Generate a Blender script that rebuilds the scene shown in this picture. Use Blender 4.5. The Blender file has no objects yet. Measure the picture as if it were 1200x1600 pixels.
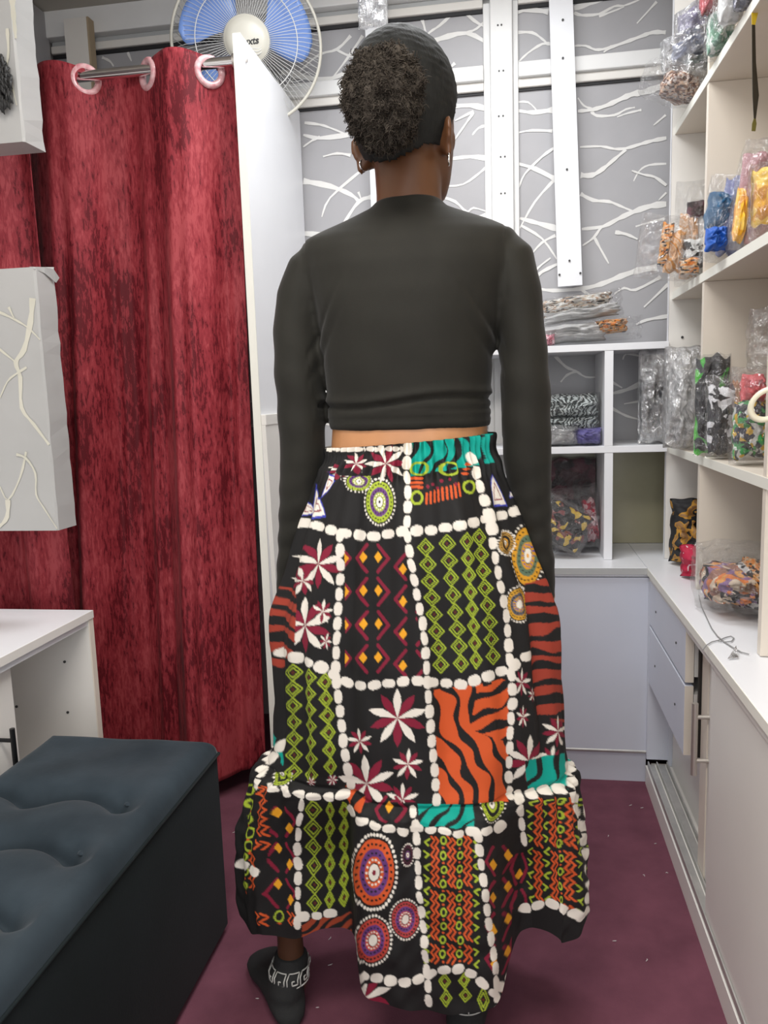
import bpy, bmesh, math, random
import numpy as np
from mathutils import Vector, Matrix, noise

S = bpy.context.scene
COL = S.collection
# ---------------------------------------------------------------- camera, world, lights, exposure
# room axes: X to the right along the back wall, Y from the camera to the back wall, Z up (metres)
CX = np.array([0.9871972675, -0.0088353587, -0.1592591959])   # room X, Y, Z seen in camera axes (right, down, forward)
CY = np.array([0.1563299315, -0.1446051867, 0.9770620720])
CZ = np.array([-0.0316623996, -0.9894499868, -0.1413726141])
CAM_H = 1.05
cam = bpy.data.objects.new('camera', bpy.data.cameras.new('camera'))
COL.objects.link(cam)
cam.data.sensor_fit = 'VERTICAL'; cam.data.sensor_height = 24.0; cam.data.lens = 1250 / 1600 * 24.0
cam.data.clip_start = 0.02
right = Vector((CX[0], CY[0], CZ[0])); down = Vector((CX[1], CY[1], CZ[1])); fwd = Vector((CX[2], CY[2], CZ[2]))
M3 = Matrix((right, -down, -fwd)).transposed().to_4x4(); M3.translation = (0, 0, CAM_H)
cam.matrix_world = M3
S.camera = cam

S.view_settings.view_transform = 'Standard'; S.view_settings.look = 'None'
S.view_settings.gamma = 1.0; S.view_settings.use_curve_mapping = False
S.view_settings.exposure = 0.12
S.cycles.transparent_max_bounces = 24
w = bpy.data.worlds.new('world'); S.world = w; w.use_nodes = True
w.node_tree.nodes['Background'].inputs[0].default_value = (0.9, 0.95, 1.0, 1)
w.node_tree.nodes['Background'].inputs[1].default_value = 0.35

def area(name, loc, rot, sx, sy, power, color):
    l = bpy.data.lights.new(name, 'AREA'); l.shape = 'RECTANGLE'; l.size = sx; l.size_y = sy
    l.energy = power; l.color = color
    o = bpy.data.objects.new(name, l); o.location = loc; o.rotation_euler = rot; COL.objects.link(o); return o
area('ceiling_lamp', (-0.28, 0.35, 2.215), (0, 0, 0), 0.9, 0.5, 23, (1.0, 0.95, 0.89))
area('ceiling_lamp', (-0.15, 1.72, 2.215), (0, 0, 0), 0.7, 0.35, 13.5, (0.96, 0.98, 1.0))
area('shop_front_daylight', (0.0, -1.35, 1.35), (math.radians(90), 0, 0), 1.9, 1.7, 29, (0.97, 0.98, 1.0))

# ---------------------------------------------------------------- helpers
def at(x, y, X=None, Y=None, Z=None):
    """the room point that the photograph shows at pixel (x, y), on the plane X=, Y= or Z="""
    d = np.array([(x - 600) / 1250.0, (y - 800) / 1250.0, 1.0])
    r = np.array([d @ CX, d @ CY, d @ CZ])
    t = X / r[0] if X is not None else Y / r[1] if Y is not None else (Z - CAM_H) / r[2]
    return Vector((t * r[0], t * r[1], CAM_H + t * r[2]))

def tag(o, label=None, cat=None, group=None, kind=None):
    if label: o['label'] = label
    if cat: o['category'] = cat
    if group: o['group'] = group
    if kind: o['kind'] = kind
    return o

def wloc(o):
    v = Vector((0, 0, 0))
    while o is not None:
        v += Vector(o.location); o = o.parent
    return v

def thing(name, loc, label=None, cat=None, group=None, kind=None):
    o = bpy.data.objects.new(name, None); o.empty_display_size = 0.05
    o.location = loc; COL.objects.link(o)
    return tag(o, label, cat, group, kind)

class MB:
    """collects shapes given in room coordinates; build() links them as ONE mesh object"""
    def __init__(self): self.v = []; self.f = []
    def add(self, vs, fs):
        n = len(self.v); self.v += [tuple(p) for p in vs]; self.f += [tuple(i + n for i in f) for f in fs]; return self
    def box(self, x0, x1, y0, y1, z0, z1, bev=0.0):
        if bev <= 0:
            vs = [(x, y, z) for z in (z0, z1) for y in (y0, y1) for x in (x0, x1)]
            return self.add(vs, [(0, 2, 3, 1), (4, 5, 7, 6), (0, 1, 5, 4), (2, 6, 7, 3), (0, 4, 6, 2), (1, 3, 7, 5)])
        bm = bmesh.new(); bmesh.ops.create_cube(bm, size=1)
        for v in bm.verts: v.co = Vector(((x0 + x1) / 2 + v.co.x * (x1 - x0), (y0 + y1) / 2 + v.co.y * (y1 - y0), (z0 + z1) / 2 + v.co.z * (z1 - z0)))
        bmesh.ops.bevel(bm, geom=bm.edges[:], offset=bev, segments=2, affect='EDGES', profile=0.5)
        bm.verts.index_update(); self.add([v.co[:] for v in bm.verts], [[v.index for v in f.verts] for f in bm.faces]); bm.free(); return self
    def prism(self, pts, d):
        """polygon pts extruded by vector d"""
        n = len(pts); d = Vector(d); a = [Vector(p) for p in pts]; vs = a + [p + d for p in a]
        return self.add(vs, [tuple(range(n))[::-1], tuple(range(n, 2 * n))] + [(i, (i + 1) % n, (i + 1) % n + n, i + n) for i in range(n)])
    def tube(self, pts, r, n=10, cap=True):
        pts = [Vector(p) for p in pts]; rs = r if isinstance(r, (list, tuple)) else [r] * len(pts)
        base = len(self.v); ref = None
        for i, p in enumerate(pts):
            t = (pts[min(i + 1, len(pts) - 1)] - pts[max(i - 1, 0)]).normalized()
            if ref is None: ref = t.orthogonal().normalized()
            ref = (ref - t * ref.dot(t)); ref = ref.normalized() if ref.length > 1e-6 else t.orthogonal().normalized()
            b = t.cross(ref)
            for k in range(n):
                a = 2 * math.pi * k / n; self.v.append(tuple(p + (ref * math.cos(a) + b * math.sin(a)) * rs[i]))
        for i in range(len(pts) - 1):
            for k in range(n):
                a = base + i * n + k; b2 = base + i * n + (k + 1) % n; self.f.append((a, b2, b2 + n, a + n))
        if cap:
            self.f.append(tuple(base + k for k in range(n))[::-1]); self.f.append(tuple(base + (len(pts) - 1) * n + k for k in range(n)))
        return self
    def ring(self, c, R, r, ax, n=28, m=8, sy=1.0):
        ax = Vector(ax).normalized(); u = ax.orthogonal().normalized(); v = ax.cross(u); c = Vector(c); b = len(self.v)
        for i in range(n):
            a = 2 * math.pi * i / n; d = u * math.cos(a) + v * math.sin(a) * sy
            for j in range(m):
                q = 2 * math.pi * j / m; self.v.append(tuple(c + d * (R + r * math.cos(q)) + ax * r * math.sin(q)))
        for i in range(n):
            for j in range(m):
                self.f.append((b + i * m + j, b + ((i + 1) % n) * m + j, b + ((i + 1) % n) * m + (j + 1) % m, b + i * m + (j + 1) % m))
        return self
    def loft(self, rings, cap=True):
        b = len(self.v); n = len(rings[0])
        for r in rings: self.v += [tuple(p) for p in r]
        for i in range(len(rings) - 1):
            for k in range(n):
                a = b + i * n + k; c = b + i * n + (k + 1) % n; self.f.append((a, c, c + n, a + n))
        if cap:
            self.f.append(tuple(b + k for k in range(n))[::-1]); self.f.append(tuple(b + (len(rings) - 1) * n + k for k in range(n)))
        return self
    def ell(self, c, r, ax=None, n=20, m=12):
        """ellipsoid; ax = 3 unit axes"""
        ax = ax or (Vector((1, 0, 0)), Vector((0, 1, 0)), Vector((0, 0, 1))); c = Vector(c); rings = []
        for i in range(m + 1):
            t = math.pi * (i + (0.02 if i == 0 else -0.02 if i == m else 0)) / m; row = []
            for k in range(n):
                a = 2 * math.pi * k / n
                row.append(c - ax[2] * r[2] * math.cos(t) + (ax[0] * r[0] * math.cos(a) + ax[1] * r[1] * math.sin(a)) * math.sin(t))
            rings.append(row)
        return self.loft(rings)
    def build(self, name, mat, parent=None, smooth=False, label=None, kind=None, angle=None):
        o0 = wloc(parent)
        me = bpy.data.meshes.new(name)
        me.from_pydata([(x - o0.x, y - o0.y, z - o0.z) for x, y, z in self.v], [], self.f)
        bm = bmesh.new(); bm.from_mesh(me); bmesh.ops.recalc_face_normals(bm, faces=bm.faces[:]); bm.to_mesh(me); bm.free()
        if mat is not None: me.materials.append(mat)
        if smooth:
            me.polygons.foreach_set('use_smooth', [True] * len(me.polygons))
            if angle: 
                try: me.set_sharp_from_angle(angle=math.radians(angle))
                except Exception: pass
        o = bpy.data.objects.new(name, me); COL.objects.link(o)
        if parent is not None: o.parent = parent
        return tag(o, label, None, None, kind)

def solo(mb, name, mat, label, cat, base, group=None, smooth=False, kind=None, angle=None):
    """a thing that is one mesh with its origin at base"""
    mb.v = [(x - base[0], y - base[1], z - base[2]) for x, y, z in mb.v]
    o = mb.build(name, mat, None, smooth, angle=angle); o.location = base
    return tag(o, label, cat, group, kind)

# ---------------------------------------------------------------- materials (all procedural)
def mat(name, color, rough=0.6, metal=0.0, spec=0.5, sheen=0.0, coat=0.0):
    m = bpy.data.materials.new(name); m.use_nodes = True; b = m.node_tree.nodes['Principled BSDF']
    b.inputs['Base Color'].default_value = (*color, 1); b.inputs['Roughness'].default_value = rough
    b.inputs['Metallic'].default_value = metal; b.inputs['Specular IOR Level'].default_value = spec
    if sheen: b.inputs['Sheen Weight'].default_value = sheen; b.inputs['Sheen Roughness'].default_value = 0.4
    if coat: b.inputs['Coat Weight'].default_value = coat
    return m
def N(m, t, **k):
    n = m.node_tree.nodes.new(t)
    for a, v in k.items(): setattr(n, a, v)
    return n
def L(m, a, b): m.node_tree.links.new(a, b)
def pb(m): return m.node_tree.nodes['Principled BSDF']
def coords(m, scale=(1, 1, 1), rot=(0, 0, 0)):
    tc = N(m, 'ShaderNodeTexCoord'); mp = N(m, 'ShaderNodeMapping'); mp.inputs['Scale'].default_value = scale; mp.inputs['Rotation'].default_value = rot
    L(m, tc.outputs['Object'], mp.inputs['Vector']); return mp.outputs['Vector']
def tex_noise(m, vec, scale, detail=4, rough=0.55, dist=0.0):
    n = N(m, 'ShaderNodeTexNoise'); n.inputs['Scale'].default_value = scale; n.inputs['Detail'].default_value = detail
    n.inputs['Roughness'].default_value = rough; n.inputs['Distortion'].default_value = dist; L(m, vec, n.inputs['Vector']); return n.outputs['Fac']
def ramp(m, fac, stops, interp='LINEAR'):
    r = N(m, 'ShaderNodeValToRGB'); r.color_ramp.interpolation = interp
    while len(r.color_ramp.elements) < len(stops): r.color_ramp.elements.new(0.5)
    for e, (p, c) in zip(r.color_ramp.elements, stops): e.position = p; e.color = (*c, 1)
    L(m, fac, r.inputs['Fac']); return r.outputs['Color']
def bump(m, fac, strength, dist=0.002):
    b = N(m, 'ShaderNodeBump'); b.inputs['Strength'].default_value = strength; b.inputs['Distance'].default_value = dist
    L(m, fac, b.inputs['Height']); L(m, b.outputs['Normal'], pb(m).inputs['Normal']); return b

def noisy(name, c0, c1, scale, rough=0.6, bstr=0.0, bscale=None, stretch=(1, 1, 1), **k):
    m = mat(name, c0, rough, **k); v = coords(m, stretch); f = tex_noise(m, v, scale)
    L(m, ramp(m, f, [(0.3, c0), (0.7, c1)]), pb(m).inputs['Base Color'])
    if bstr: bump(m, tex_noise(m, v, bscale or scale * 4), bstr)
    return m

M = {}
M['white'] = noisy('white_laminate', (0.80, 0.81, 0.84), (0.84, 0.85, 0.88), 3, 0.35)
M['bluewhite'] = noisy('cool_white_laminate', (0.60, 0.63, 0.72), (0.66, 0.69, 0.77), 2.5, 0.4)
M['cream'] = noisy('cream_laminate', (0.74, 0.67, 0.58), (0.79, 0.72, 0.62), 3, 0.4)
M['offwhite'] = noisy('off_white_laminate', (0.78, 0.755, 0.71), (0.82, 0.795, 0.75), 3, 0.4)
M['edge'] = mat('cream_edge_band', (0.85, 0.84, 0.76), 0.45)
M['woodedge'] = mat('raw_board_edge', (0.42, 0.33, 0.22), 0.8)
M['greytrim'] = mat('grey_edge_band', (0.45, 0.46, 0.46), 0.45)
M['alu'] = noisy('white_powder_coat', (0.80, 0.80, 0.79), (0.86, 0.86, 0.85), 5, 0.35)
M['gasket'] = mat('black_gasket', (0.015, 0.015, 0.017), 0.6)
M['film'] = noisy('grey_window_film', (0.375, 0.37, 0.385), (0.42, 0.415, 0.43), 6, 0.42)
M['branch'] = noisy('white_branch_print', (0.74, 0.73, 0.70), (0.84, 0.83, 0.81), 14, 0.45)
M['olive'] = noisy('olive_glass', (0.33, 0.31, 0.20), (0.39, 0.36, 0.25), 5, 0.25)
M['ceiling'] = noisy('beige_ceiling', (0.50, 0.47, 0.41), (0.55, 0.52, 0.46), 4, 0.8)
M['wall'] = noisy('pale_wall', (0.62, 0.61, 0.60), (0.68, 0.67, 0.66), 4, 0.8)
M['carpet'] = noisy('plum_carpet', (0.105, 0.029, 0.048), (0.160, 0.049, 0.075), 9, 0.95, 0.35, 420)
M['chrome'] = mat('chrome', (0.80, 0.80, 0.80), 0.12, 1.0)
M['steel'] = mat('brushed_steel', (0.66, 0.62, 0.57), 0.45, 0.9)
M['alutrack'] = noisy('aluminium_track', (0.48, 0.48, 0.46), (0.62, 0.61, 0.58), 20, 0.4, metal=0.6)
M['dark'] = mat('dark_gap', (0.02, 0.016, 0.013), 0.8)
M['screw'] = mat('dark_screw', (0.06, 0.06, 0.06), 0.5, 0.5)
M['blackmetal'] = mat('dark_metal', (0.03, 0.03, 0.032), 0.35, 0.8)
M['boxfilm'] = noisy('grey_print_wrap', (0.40, 0.40, 0.39), (0.45, 0.45, 0.44), 5, 0.4)
M['boxbranch'] = noisy('cream_branch_print', (0.56, 0.55, 0.46), (0.63, 0.61, 0.52), 10, 0.45)

# ---------------------------------------------------------------- room shell
def struct(mb, name, m, **k): o = mb.build(name, m, **k); o['kind'] = 'structure'; return o
XL, XR, YB, YF, ZC = -1.40, 0.80, 2.475, -1.45, 2.24
struct(MB().box(XL, XR, YF, YB + 0.06, -0.03, 0.0), 'floor', M['carpet'])
struct(MB().box(XL - 0.05, XR + 0.05, YF, YB + 0.06, ZC, ZC + 0.04), 'ceiling', M['ceiling'])
struct(MB().box(XL - 0.05, XL, YF, YB + 0.06, 0, ZC), 'wall_left', M['wall'])
struct(MB().box(XR, XR + 0.05, YF, YB + 0.06, 0, ZC), 'wall_right', M['wall'])
struct(MB().box(XL, XR, YB + 0.02, YB + 0.06, 0, ZC), 'wall_back', M['wall'])
# the rest of the shop behind the photographer: a front wall around the open shop front
fr = MB().box(XL, -0.98, YF - 0.05, YF, 0, ZC).box(0.98 - 0.2, XR, YF - 0.05, YF, 0, ZC).box(-0.98, 0.78, YF - 0.05, YF, 2.05, ZC)
struct(fr, 'wall_front', M['wall'])

# ---------------------------------------------------------------- window wall: aluminium frame and printed panes
YG = 2.465
win = thing('window_1', (-0.3, YG, 0), kind='structure')
def ribbon(mb, pts, wd, Yp, th=0.0012, taper=True):
    """a printed branch: px polyline with width (px) laid as a thin strip on the plane Y=Yp"""
    P = [at(x, y, Y=Yp) for x, y in pts]; fine = [P[0]]
    for i in range(len(P) - 1):
        p0 = P[max(i - 1, 0)]; p1 = P[i]; p2 = P[i + 1]; p3 = P[min(i + 2, len(P) - 1)]
        for s in (0.33, 0.66, 1.0):
            fine.append(0.5 * ((2 * p1) + (p2 - p0) * s + (2 * p0 - 5 * p1 + 4 * p2 - p3) * s * s + (3 * p1 - p0 - 3 * p2 + p3) * s ** 3))
    n = len(fine); half = wd / 2 * 1.12 * Yp / 1250; l = []; r = []
    for i, p in enumerate(fine):
        t = (fine[min(i + 1, n - 1)] - fine[max(i - 1, 0)]); t.y = 0; t.normalize(); nn = Vector((-t.z, 0, t.x))
        h = half * (1.0 + 0.22 * math.sin(i * 2.1 + pts[0][0])) * (1.0 - (0.55 * i / (n - 1) if taper else 0))
        l.append(p + nn * h); r.append(p - nn * h)
    d = Vector((0, -th, 0)); vs = [p + d for p in l] + [p + d for p in r]
    mb.add(vs, [(i, i + 1, n + i + 1, n + i) for i in range(n - 1)])
BR = [  # (width, points) traced branches of the film print
 (7,(897,13),(921,6),(948,-3)),(4,(897,20),(909,24),(936,22),(960,10),(975,9),(999,0)),(3,(936,26),(960,17),(975,11)),(3,(1026,3),(995,37)),
 (5,(1040,51),(1020,51),(1002,57),(975,67),(948,76),(930,78),(915,72),(898,72)),(4,(956,73),(943,82)),
 (8,(1034,135),(1008,144),(990,147),(972,154),(948,165),(924,172),(903,174)),(3,(924,170),(912,165),(903,153)),(4,(924,174),(933,181),(960,180),(978,171),(992,168)),(3,(1002,172),(981,177),(964,183)),
 (3,(1040,180),(1021,196)),(5,(1041,216),(1020,220),(1002,225),(978,232),(960,233),(939,229),(906,230)),(7,(907,274),(925,274),(942,264),(960,249),(978,234)),
 (4,(1041,290),(1023,277),(1005,273),(987,267)),(3,(1041,256),(1014,258),(999,267),(990,283)),(5,(907,303),(927,313),(951,315),(969,322),(988,330)),
 (8,(1041,319),(1017,322),(990,331),(966,342),(942,354),(909,358)),(3,(1041,301),(1029,313)),(4,(939,355),(927,372),(910,384)),(4,(928,370),(937,387),(951,412)),
 (5,(961,363),(978,366),(996,374)),(4,(1038,342),(1020,346),(993,354)),(8,(1026,418),(996,423),(969,432),(939,444),(909,451),(864,454),(835,450)),(4,(909,453),(924,462),(945,460)),
 (4,(1032,433),(993,453),(975,450),(960,459)),(4,(1044,444),(1006,480)),(5,(1043,494),(1010,500),(994,507)),
 (7,(857,19),(825,16),(806,21)),(4,(805,51),(831,51),(847,61),(857,70)),(4,(860,69),(847,69),(825,83),(808,99)),
 (3,(807,160),(825,160),(839,173)),(7,(863,172),(833,176),(808,173)),(4,(863,205),(831,204),(808,208)),(7,(869,281),(836,264),(809,256)),
 (4,(865,232),(847,245),(820,272),(811,293)),(4,(867,280),(836,315),(812,357)),(8,(872,358),(841,349),(812,341)),(4,(868,368),(847,379),(828,400)),(4,(815,353),(847,373),(870,405)),
 (8,(764,171),(735,165),(705,167)),(4,(740,174),(711,189)),(4,(740,176),(729,192),(708,222)),(4,(764,195),(748,200),(738,211)),(7,(765,248),(735,245),(700,249)),
 (4,(765,256),(751,269),(724,288),(695,291)),(4,(687,307),(711,315),(729,331),(740,325),(764,332)),(4,(729,329),(711,341)),(9,(768,330),(751,341),(722,351)),
 (5,(649,13),(660,32),(665,51)),(4,(713,16),(687,40),(671,51),(655,70)),(5,(604,51),(633,61)),(9,(640,74),(655,72),(687,61),(729,52),(762,68)),(4,(729,52),(745,45),(760,30)),(5,(711,5),(740,32),(759,43)),(4,(711,99),(695,114)),
 (9,(440,112),(452,115),(500,125),(527,120),(548,110)),(4,(548,56),(527,77),(500,85),(473,107),(452,131)),(4,(567,56),(543,91),(522,119)),(5,(569,83),(548,88),(524,77)),
 (4,(476,192),(500,195),(516,200),(543,211)),(7,(545,211),(500,216),(474,211)),(4,(500,214),(488,220),(474,230)),(4,(548,243),(527,240),(505,245)),
 (8,(474,283),(516,291),(548,304),(561,315)),(6,(580,308),(561,315),(540,345),(530,366)),(4,(564,267),(516,309),(503,339)),(8,(476,365),(521,368)),(3,(560,300),(566,315)),
 (4,(160,90),(172,96),(178,104)),(4,(200,82),(206,96)),(3,(388,190),(396,230),(400,300)),
 (4,(867,556),(884,573),(900,580),(915,589),(934,589)),(4,(900,580),(886,586),(876,597)),(4,(956,597),(972,606)),(7,(1004,598),(979,609),(955,615)),(4,(956,638),(979,650),(1002,656)),(3,(999,627),(975,631)),(3,(1003,557),(979,553),(973,562)),
]
rb_ = random.Random(21)
for k in range(34):      # the print goes on where furniture and the woman stand before it
    x, y = rb_.uniform(470, 760), rb_.uniform(390, 860)
    if k % 3 == 2: x = rb_.uniform(130, 430)
    s = rb_.choice((-1, 1)); pts = [(x, y)]
    for q in range(rb_.randint(3, 5)): x += s * rb_.uniform(18, 36); y += rb_.uniform(-20, 20); pts.append((x, y))
    BR.append((rb_.choice((4, 4, 5, 8)),) + tuple(pts))
    m_ = pts[len(pts) // 2]; BR.append((4, m_, (m_[0] + s * 14, m_[1] + rb_.choice((-1, 1)) * 20), (m_[0] + s * 34, m_[1] + rb_.choice((-1, 1)) * 36)))
panes = [(-1.39, -0.60, 1.965, 2.14, 'pane'), (-0.60, -0.045, 1.965, 2.14, 'pane'), (0.0, 0.795, 1.965, 2.14, 'pane'),
         (-1.39, -0.60, 0.60, 1.92, 'pane'), (-0.60, -0.045, 0.60, 1.92, 'pane'), (0.0, 0.795, 0.60, 1.92, 'pane')]
for x0, x1, z0, z1, nm in panes:
    p = MB().box(x0, x1, YG, YG + 0.008, z0, z1).build(nm, M['film'], win)
    m = MB(); any_ = False
    for b in BR:
        c = at(*b[1 + len(b[1:]) // 2], Y=YG)
        if x0 <= c.x < x1 and z0 <= c.z < z1: ribbon(m, b[1:], b[0], YG, 0.0008 + 0.00025 * (BR.index(b) % 7)); any_ = True
    if any_: m.build('branch_print', M['branch'], p)
def member(name, x0, x1, z0, z1, y0=2.438, m='alu', bev=0.003):
    return MB().box(x0, x1, y0, YG + 0.012, z0, z1, bev).build(name, M[m], win)
member('mullion', -0.052, 0.010, 0.60, 2.14, 2.432)
member('mullion', -0.072, -0.052, 0.60, 2.14, 2.452); member('mullion', 0.010, 0.026, 0.60, 2.14, 2.452)
for x0, x1 in ((-1.39, -0.072), (0.026, 0.795)):
    member('transom', x0, x1, 1.932, 1.972, 2.436); member('transom', x0, x1, 1.908, 1.932, 2.450, 'offwhite')
    MB().box(x0, x1, 2.459, YG, 1.901, 1.908).build('gasket', M['gasket'], win)
    MB().box(x0, x1, 2.459, YG, 1.972, 1.976).build('gasket', M['gasket'], win)
    member('head_rail', x0, x1, 2.128, 2.150, 2.448, 'offwhite'); member('head_rail', x0, x1, 2.150, 2.165, 2.455, 'greytrim')
    MB().box(x0, x1, 2.458, YG, 2.118, 2.128).build('gasket', M['gasket'], win)
for x, z in [(-0.03, 2.07), (-0.02, 2.07), (-0.028, 1.95), (-0.016, 1.95), (-0.03, 1.83), (-0.018, 1.83), (-0.026, 1.72), (-0.014, 1.72), (-0.026, 1.62), (-0.015, 1.62)]:
    MB().tube([(x, 2.4325, z), (x, 2.430, z)], 0.0026, 8).build('screw', M['screw'], win)
o = struct(MB().box(XL, XR, 2.425, YB + 0.02, 2.165, ZC, 0.003), 'trim_1', M['alu'])
# white boards screwed over the frame
def strip_board(px_top, px_bot, z_top, y, label):
    (a, b), (c, d) = px_top, px_bot
    tl = at(*a, Y=y); tr = at(*b, Y=y); bl = at(*c, Y=y); br = at(*d, Y=y)
    up = (z_top - tl.z) / (tl.z - bl.z); tl = tl + (tl - bl) * up; up = (z_top - tr.z) / (tr.z - br.z); tr = tr + (tr - br) * up
    t = thing('hanging_board', (bl.x, y, bl.z), label, 'board')
    MB().prism([bl, br, tr, tl], (0, 0.016, 0)).build('board', M['white'], t)
    return t, bl, br, tl, tr
t, bl, br, tl, tr = strip_board(((858, 0), (895, 0)), ((872, 448), (910, 445)), 2.16, 2.405, 'long white board strip hanging before the grey window, right of the central mullion')
for fx, fz in ((0.55, 0.87), (0.5, 0.75), (0.52, 0.39), (0.5, 0.085), (0.07, 0.04), (0.93, 0.04)):
    c = bl.lerp(tl, fz).lerp(br.lerp(tr, fz), fx); MB().tube([(c.x, c.y - 0.0005, c.z), (c.x, c.y - 0.003, c.z)], 0.0032, 8).build('screw', M['screw'], t)
t, bl, br, tl, tr = strip_board(((570, 30), (602, 30)), ((580, 330), (612, 330)), 2.16, 2.405, 'white board strip on the window, mostly hidden behind the woman\'s head')
for fz in (0.1, 0.5):
    c = bl.lerp(tl, fz).lerp(br.lerp(tr, fz), 0.5); MB().tube([(c.x, c.y - 0.0005, c.z), (c.x, c.y - 0.003, c.z)], 0.0032, 8).build('screw', M['screw'], t)
a = at(107, 95, Y=2.40); b = at(139, 28, Y=2.40)
t = thing('offcut_board', (a.x, 2.40, 1.80), 'short white board with a raw brown edge in the upper left corner', 'board')
MB().box(a.x, b.x - 0.004, 2.39, 2.423, 1.80, b.z).build('board', M['offwhite'], t)
MB().box(b.x - 0.004, b.x + 0.002, 2.39, 2.423, 1.80, b.z).build('raw_edge', M['woodedge'], t, label='raw brown board edge')
# grey printed panel on the left wall near the ceiling
struct(MB().box(XL, XL + 0.012, 1.6, 2.44, 1.7, ZC - 0.004), 'trim_2', M['film'])

# ---------------------------------------------------------------- partition of the fitting cubicle
PX = -0.611; PY = 1.907
part = thing('partition', (PX - 0.009, PY, 0), 'tall white laminate partition board between red curtain and window', 'partition')
MB().box(PX - 0.018, PX, PY + 0.003, YG - 0.03, 0.0, 1.892).build('board', M['white'], part)
MB().box(PX - 0.0185, PX + 0.0005, PY, PY + 0.003, 0.0, 1.8925).build('edge_band', M['edge'], part, label='cream edge band')
MB().box(PX, PX + 0.013, PY + 0.004, YG - 0.03, 0.992, 1.018, 0.001).build('batten', M['offwhite'], part)
MB().prism([(PX, PY + 0.004, 0.992), (PX, YG - 0.03, 0.992), (PX, YG - 0.03, 0.0), (PX, PY + 0.05, 0.0)], (0.011, 0, 0)).build('lower_board', M['offwhite'], part)
c = at(384, 95, X=PX); MB().tube([(PX, c.y, c.z), (PX + 0.004, c.y, c.z)], 0.004, 10).build('screw', M['steel'], part)

# ---------------------------------------------------------------- curtains and rod
RY = 1.945
def velvet():
    m = mat('wine_velvet', (0.30, 0.035, 0.05), 0.62, 0, 0.25, 0.03)
    v = coords(m, (1, 1, 0.22)); f1 = tex_noise(m, v, 150, 5, 0.66, 0.4); v2 = coords(m, (1, 1, 0.30)); f2 = tex_noise(m, v2, 14, 3, 0.5)
    mx = N(m, 'ShaderNodeMath', operation='MULTIPLY_ADD'); L(m, f2, mx.inputs[0]); mx.inputs[1].default_value = 0.55; sc_ = N(m, 'ShaderNodeMath', operation='MULTIPLY'); L(m, f1, sc_.inputs[0]); sc_.inputs[1].default_value = 0.72; L(m, sc_.outputs[0], mx.inputs[2])
    c = ramp(m, mx.outputs[0], [(0.0, (0.110, 0.006, 0.012)), (0.562, (0.125, 0.008, 0.014)), (0.578, (0.24, 0.022, 0.031)), (0.66, (0.30, 0.032, 0.043)), (0.74, (0.40, 0.062, 0.072))])
    L(m, c, pb(m).inputs['Base Color']); bump(m, mx.outputs[0], 0.25, 0.001); return m
M['velvet'] = velvet()
M['eyelet'] = noisy('pink_marbled_plastic', (0.62, 0.22, 0.25), (0.85, 0.62, 0.62), 60, 0.18)
def curtain_mesh(x0t, x1t, x0b, x1b, ztop, zbot, yfun, nx=150, nz=90, th=0.004, ztopf=None, zbotf=None, holes=()):
    mb = MB()
    for side in (0, 1):
        for j in range(nz + 1):
            v = j / nz
            for i in range(nx + 1):
                u = i / nx; xa = x0t + (x1t - x0t) * u; xb = x0b + (x1b - x0b) * u; x = xa + (xb - xa) * (v ** 1.1)
                zt = ztop + (ztopf(u) if ztopf else 0); zb = zbot + (zbotf(u) if zbotf else 0)
                mb.v.append((x, yfun(u, v) + side * th, zt + (zb - zt) * v))
    W = nx + 1; n1 = W * (nz + 1)
    for s in (0, 1):
        for j in range(nz):
            for i in range(nx):
                a = s * n1 + j * W + i
                if holes and j < 16 and any((Vector(mb.v[a]) - Vector(h)).length < 0.0255 for h in holes): continue
                mb.f.append((a, a + 1, a + W + 1, a + W))
    for i in range(nx):
        for j in (0, nz): a = j * W + i; mb.f.append((a, a + 1, a + 1 + n1, a + n1))
    for j in range(nz):
        for i in (0, nx): a = j * W + i; mb.f.append((a, a + W, a + W + n1, a + n1))
    return mb
e1, e2, e3 = (at(133, 117, Y=RY), at(231, 108, Y=RY), at(327, 104, Y=RY))
per = 2 * (e3.x - e2.x)
xl, xr = e1.x - per * 0.52, at(362, 110, Y=RY).x
def yc1(u, v):
    x = xl + (xr - xl) * u; ph = 2 * math.pi * (x - e3.x) / per
    s = math.sin(ph)                    # in front of the rod (smaller Y) between the 2nd and 3rd eyelet
    amp = 0.040 * (1 + 0.35 * v)
    y = RY - 0.002 + amp * s
    y += min(1, v * 2.2) * (0.013 * math.sin(2.3 * ph + 1.2 + 0.9 * v) + 0.009 * math.sin(4.1 * ph + 2.0 * v + 0.4) + 0.004 * math.sin(7.3 * ph + 1.5 * v))
    y += 0.0025 * noise.noise((x * 30, v * 14, 0))
    return y
cur = thing('curtain', (e2.x, RY, 0.06), 'broad wine red velvet eyelet curtain with flecked print, left of the partition', 'curtain', 'fitting room curtains')
cb = at(409, 1205, Y=RY).x
curtain_mesh(xl, xr, at(85, 1150, Y=RY).x, cb, 1.862, 0.055, yc1, 240, 140, 0.004,
    lambda u: 0.014 * max(0.0, -math.sin(2 * math.pi * (xl + (xr - xl) * u - e3.x) / per)), lambda u: 0.05 * max(0, (u - 0.86) / 0.14) ** 2, holes=[(e.x, RY, e.z - 0.012) for e in (e1, e2, e3)]).build('cloth', M['velvet'], cur, True)
for e, sg in ((e1, -1), (e2, 1), (e3, -1)):
    ax = Vector((0.80 * sg, 1.0, 0)).normalized()
    r = MB().ring((e.x, RY, e.z - 0.012), 0.030, 0.0085, ax, 36, 10)
    r.build('eyelet', M['eyelet'], cur, True)
rod = thing('curtain_rod', (e2.x, RY, e2.z), 'chrome curtain rod passing through pink eyelets of red curtain', 'rod')
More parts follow.
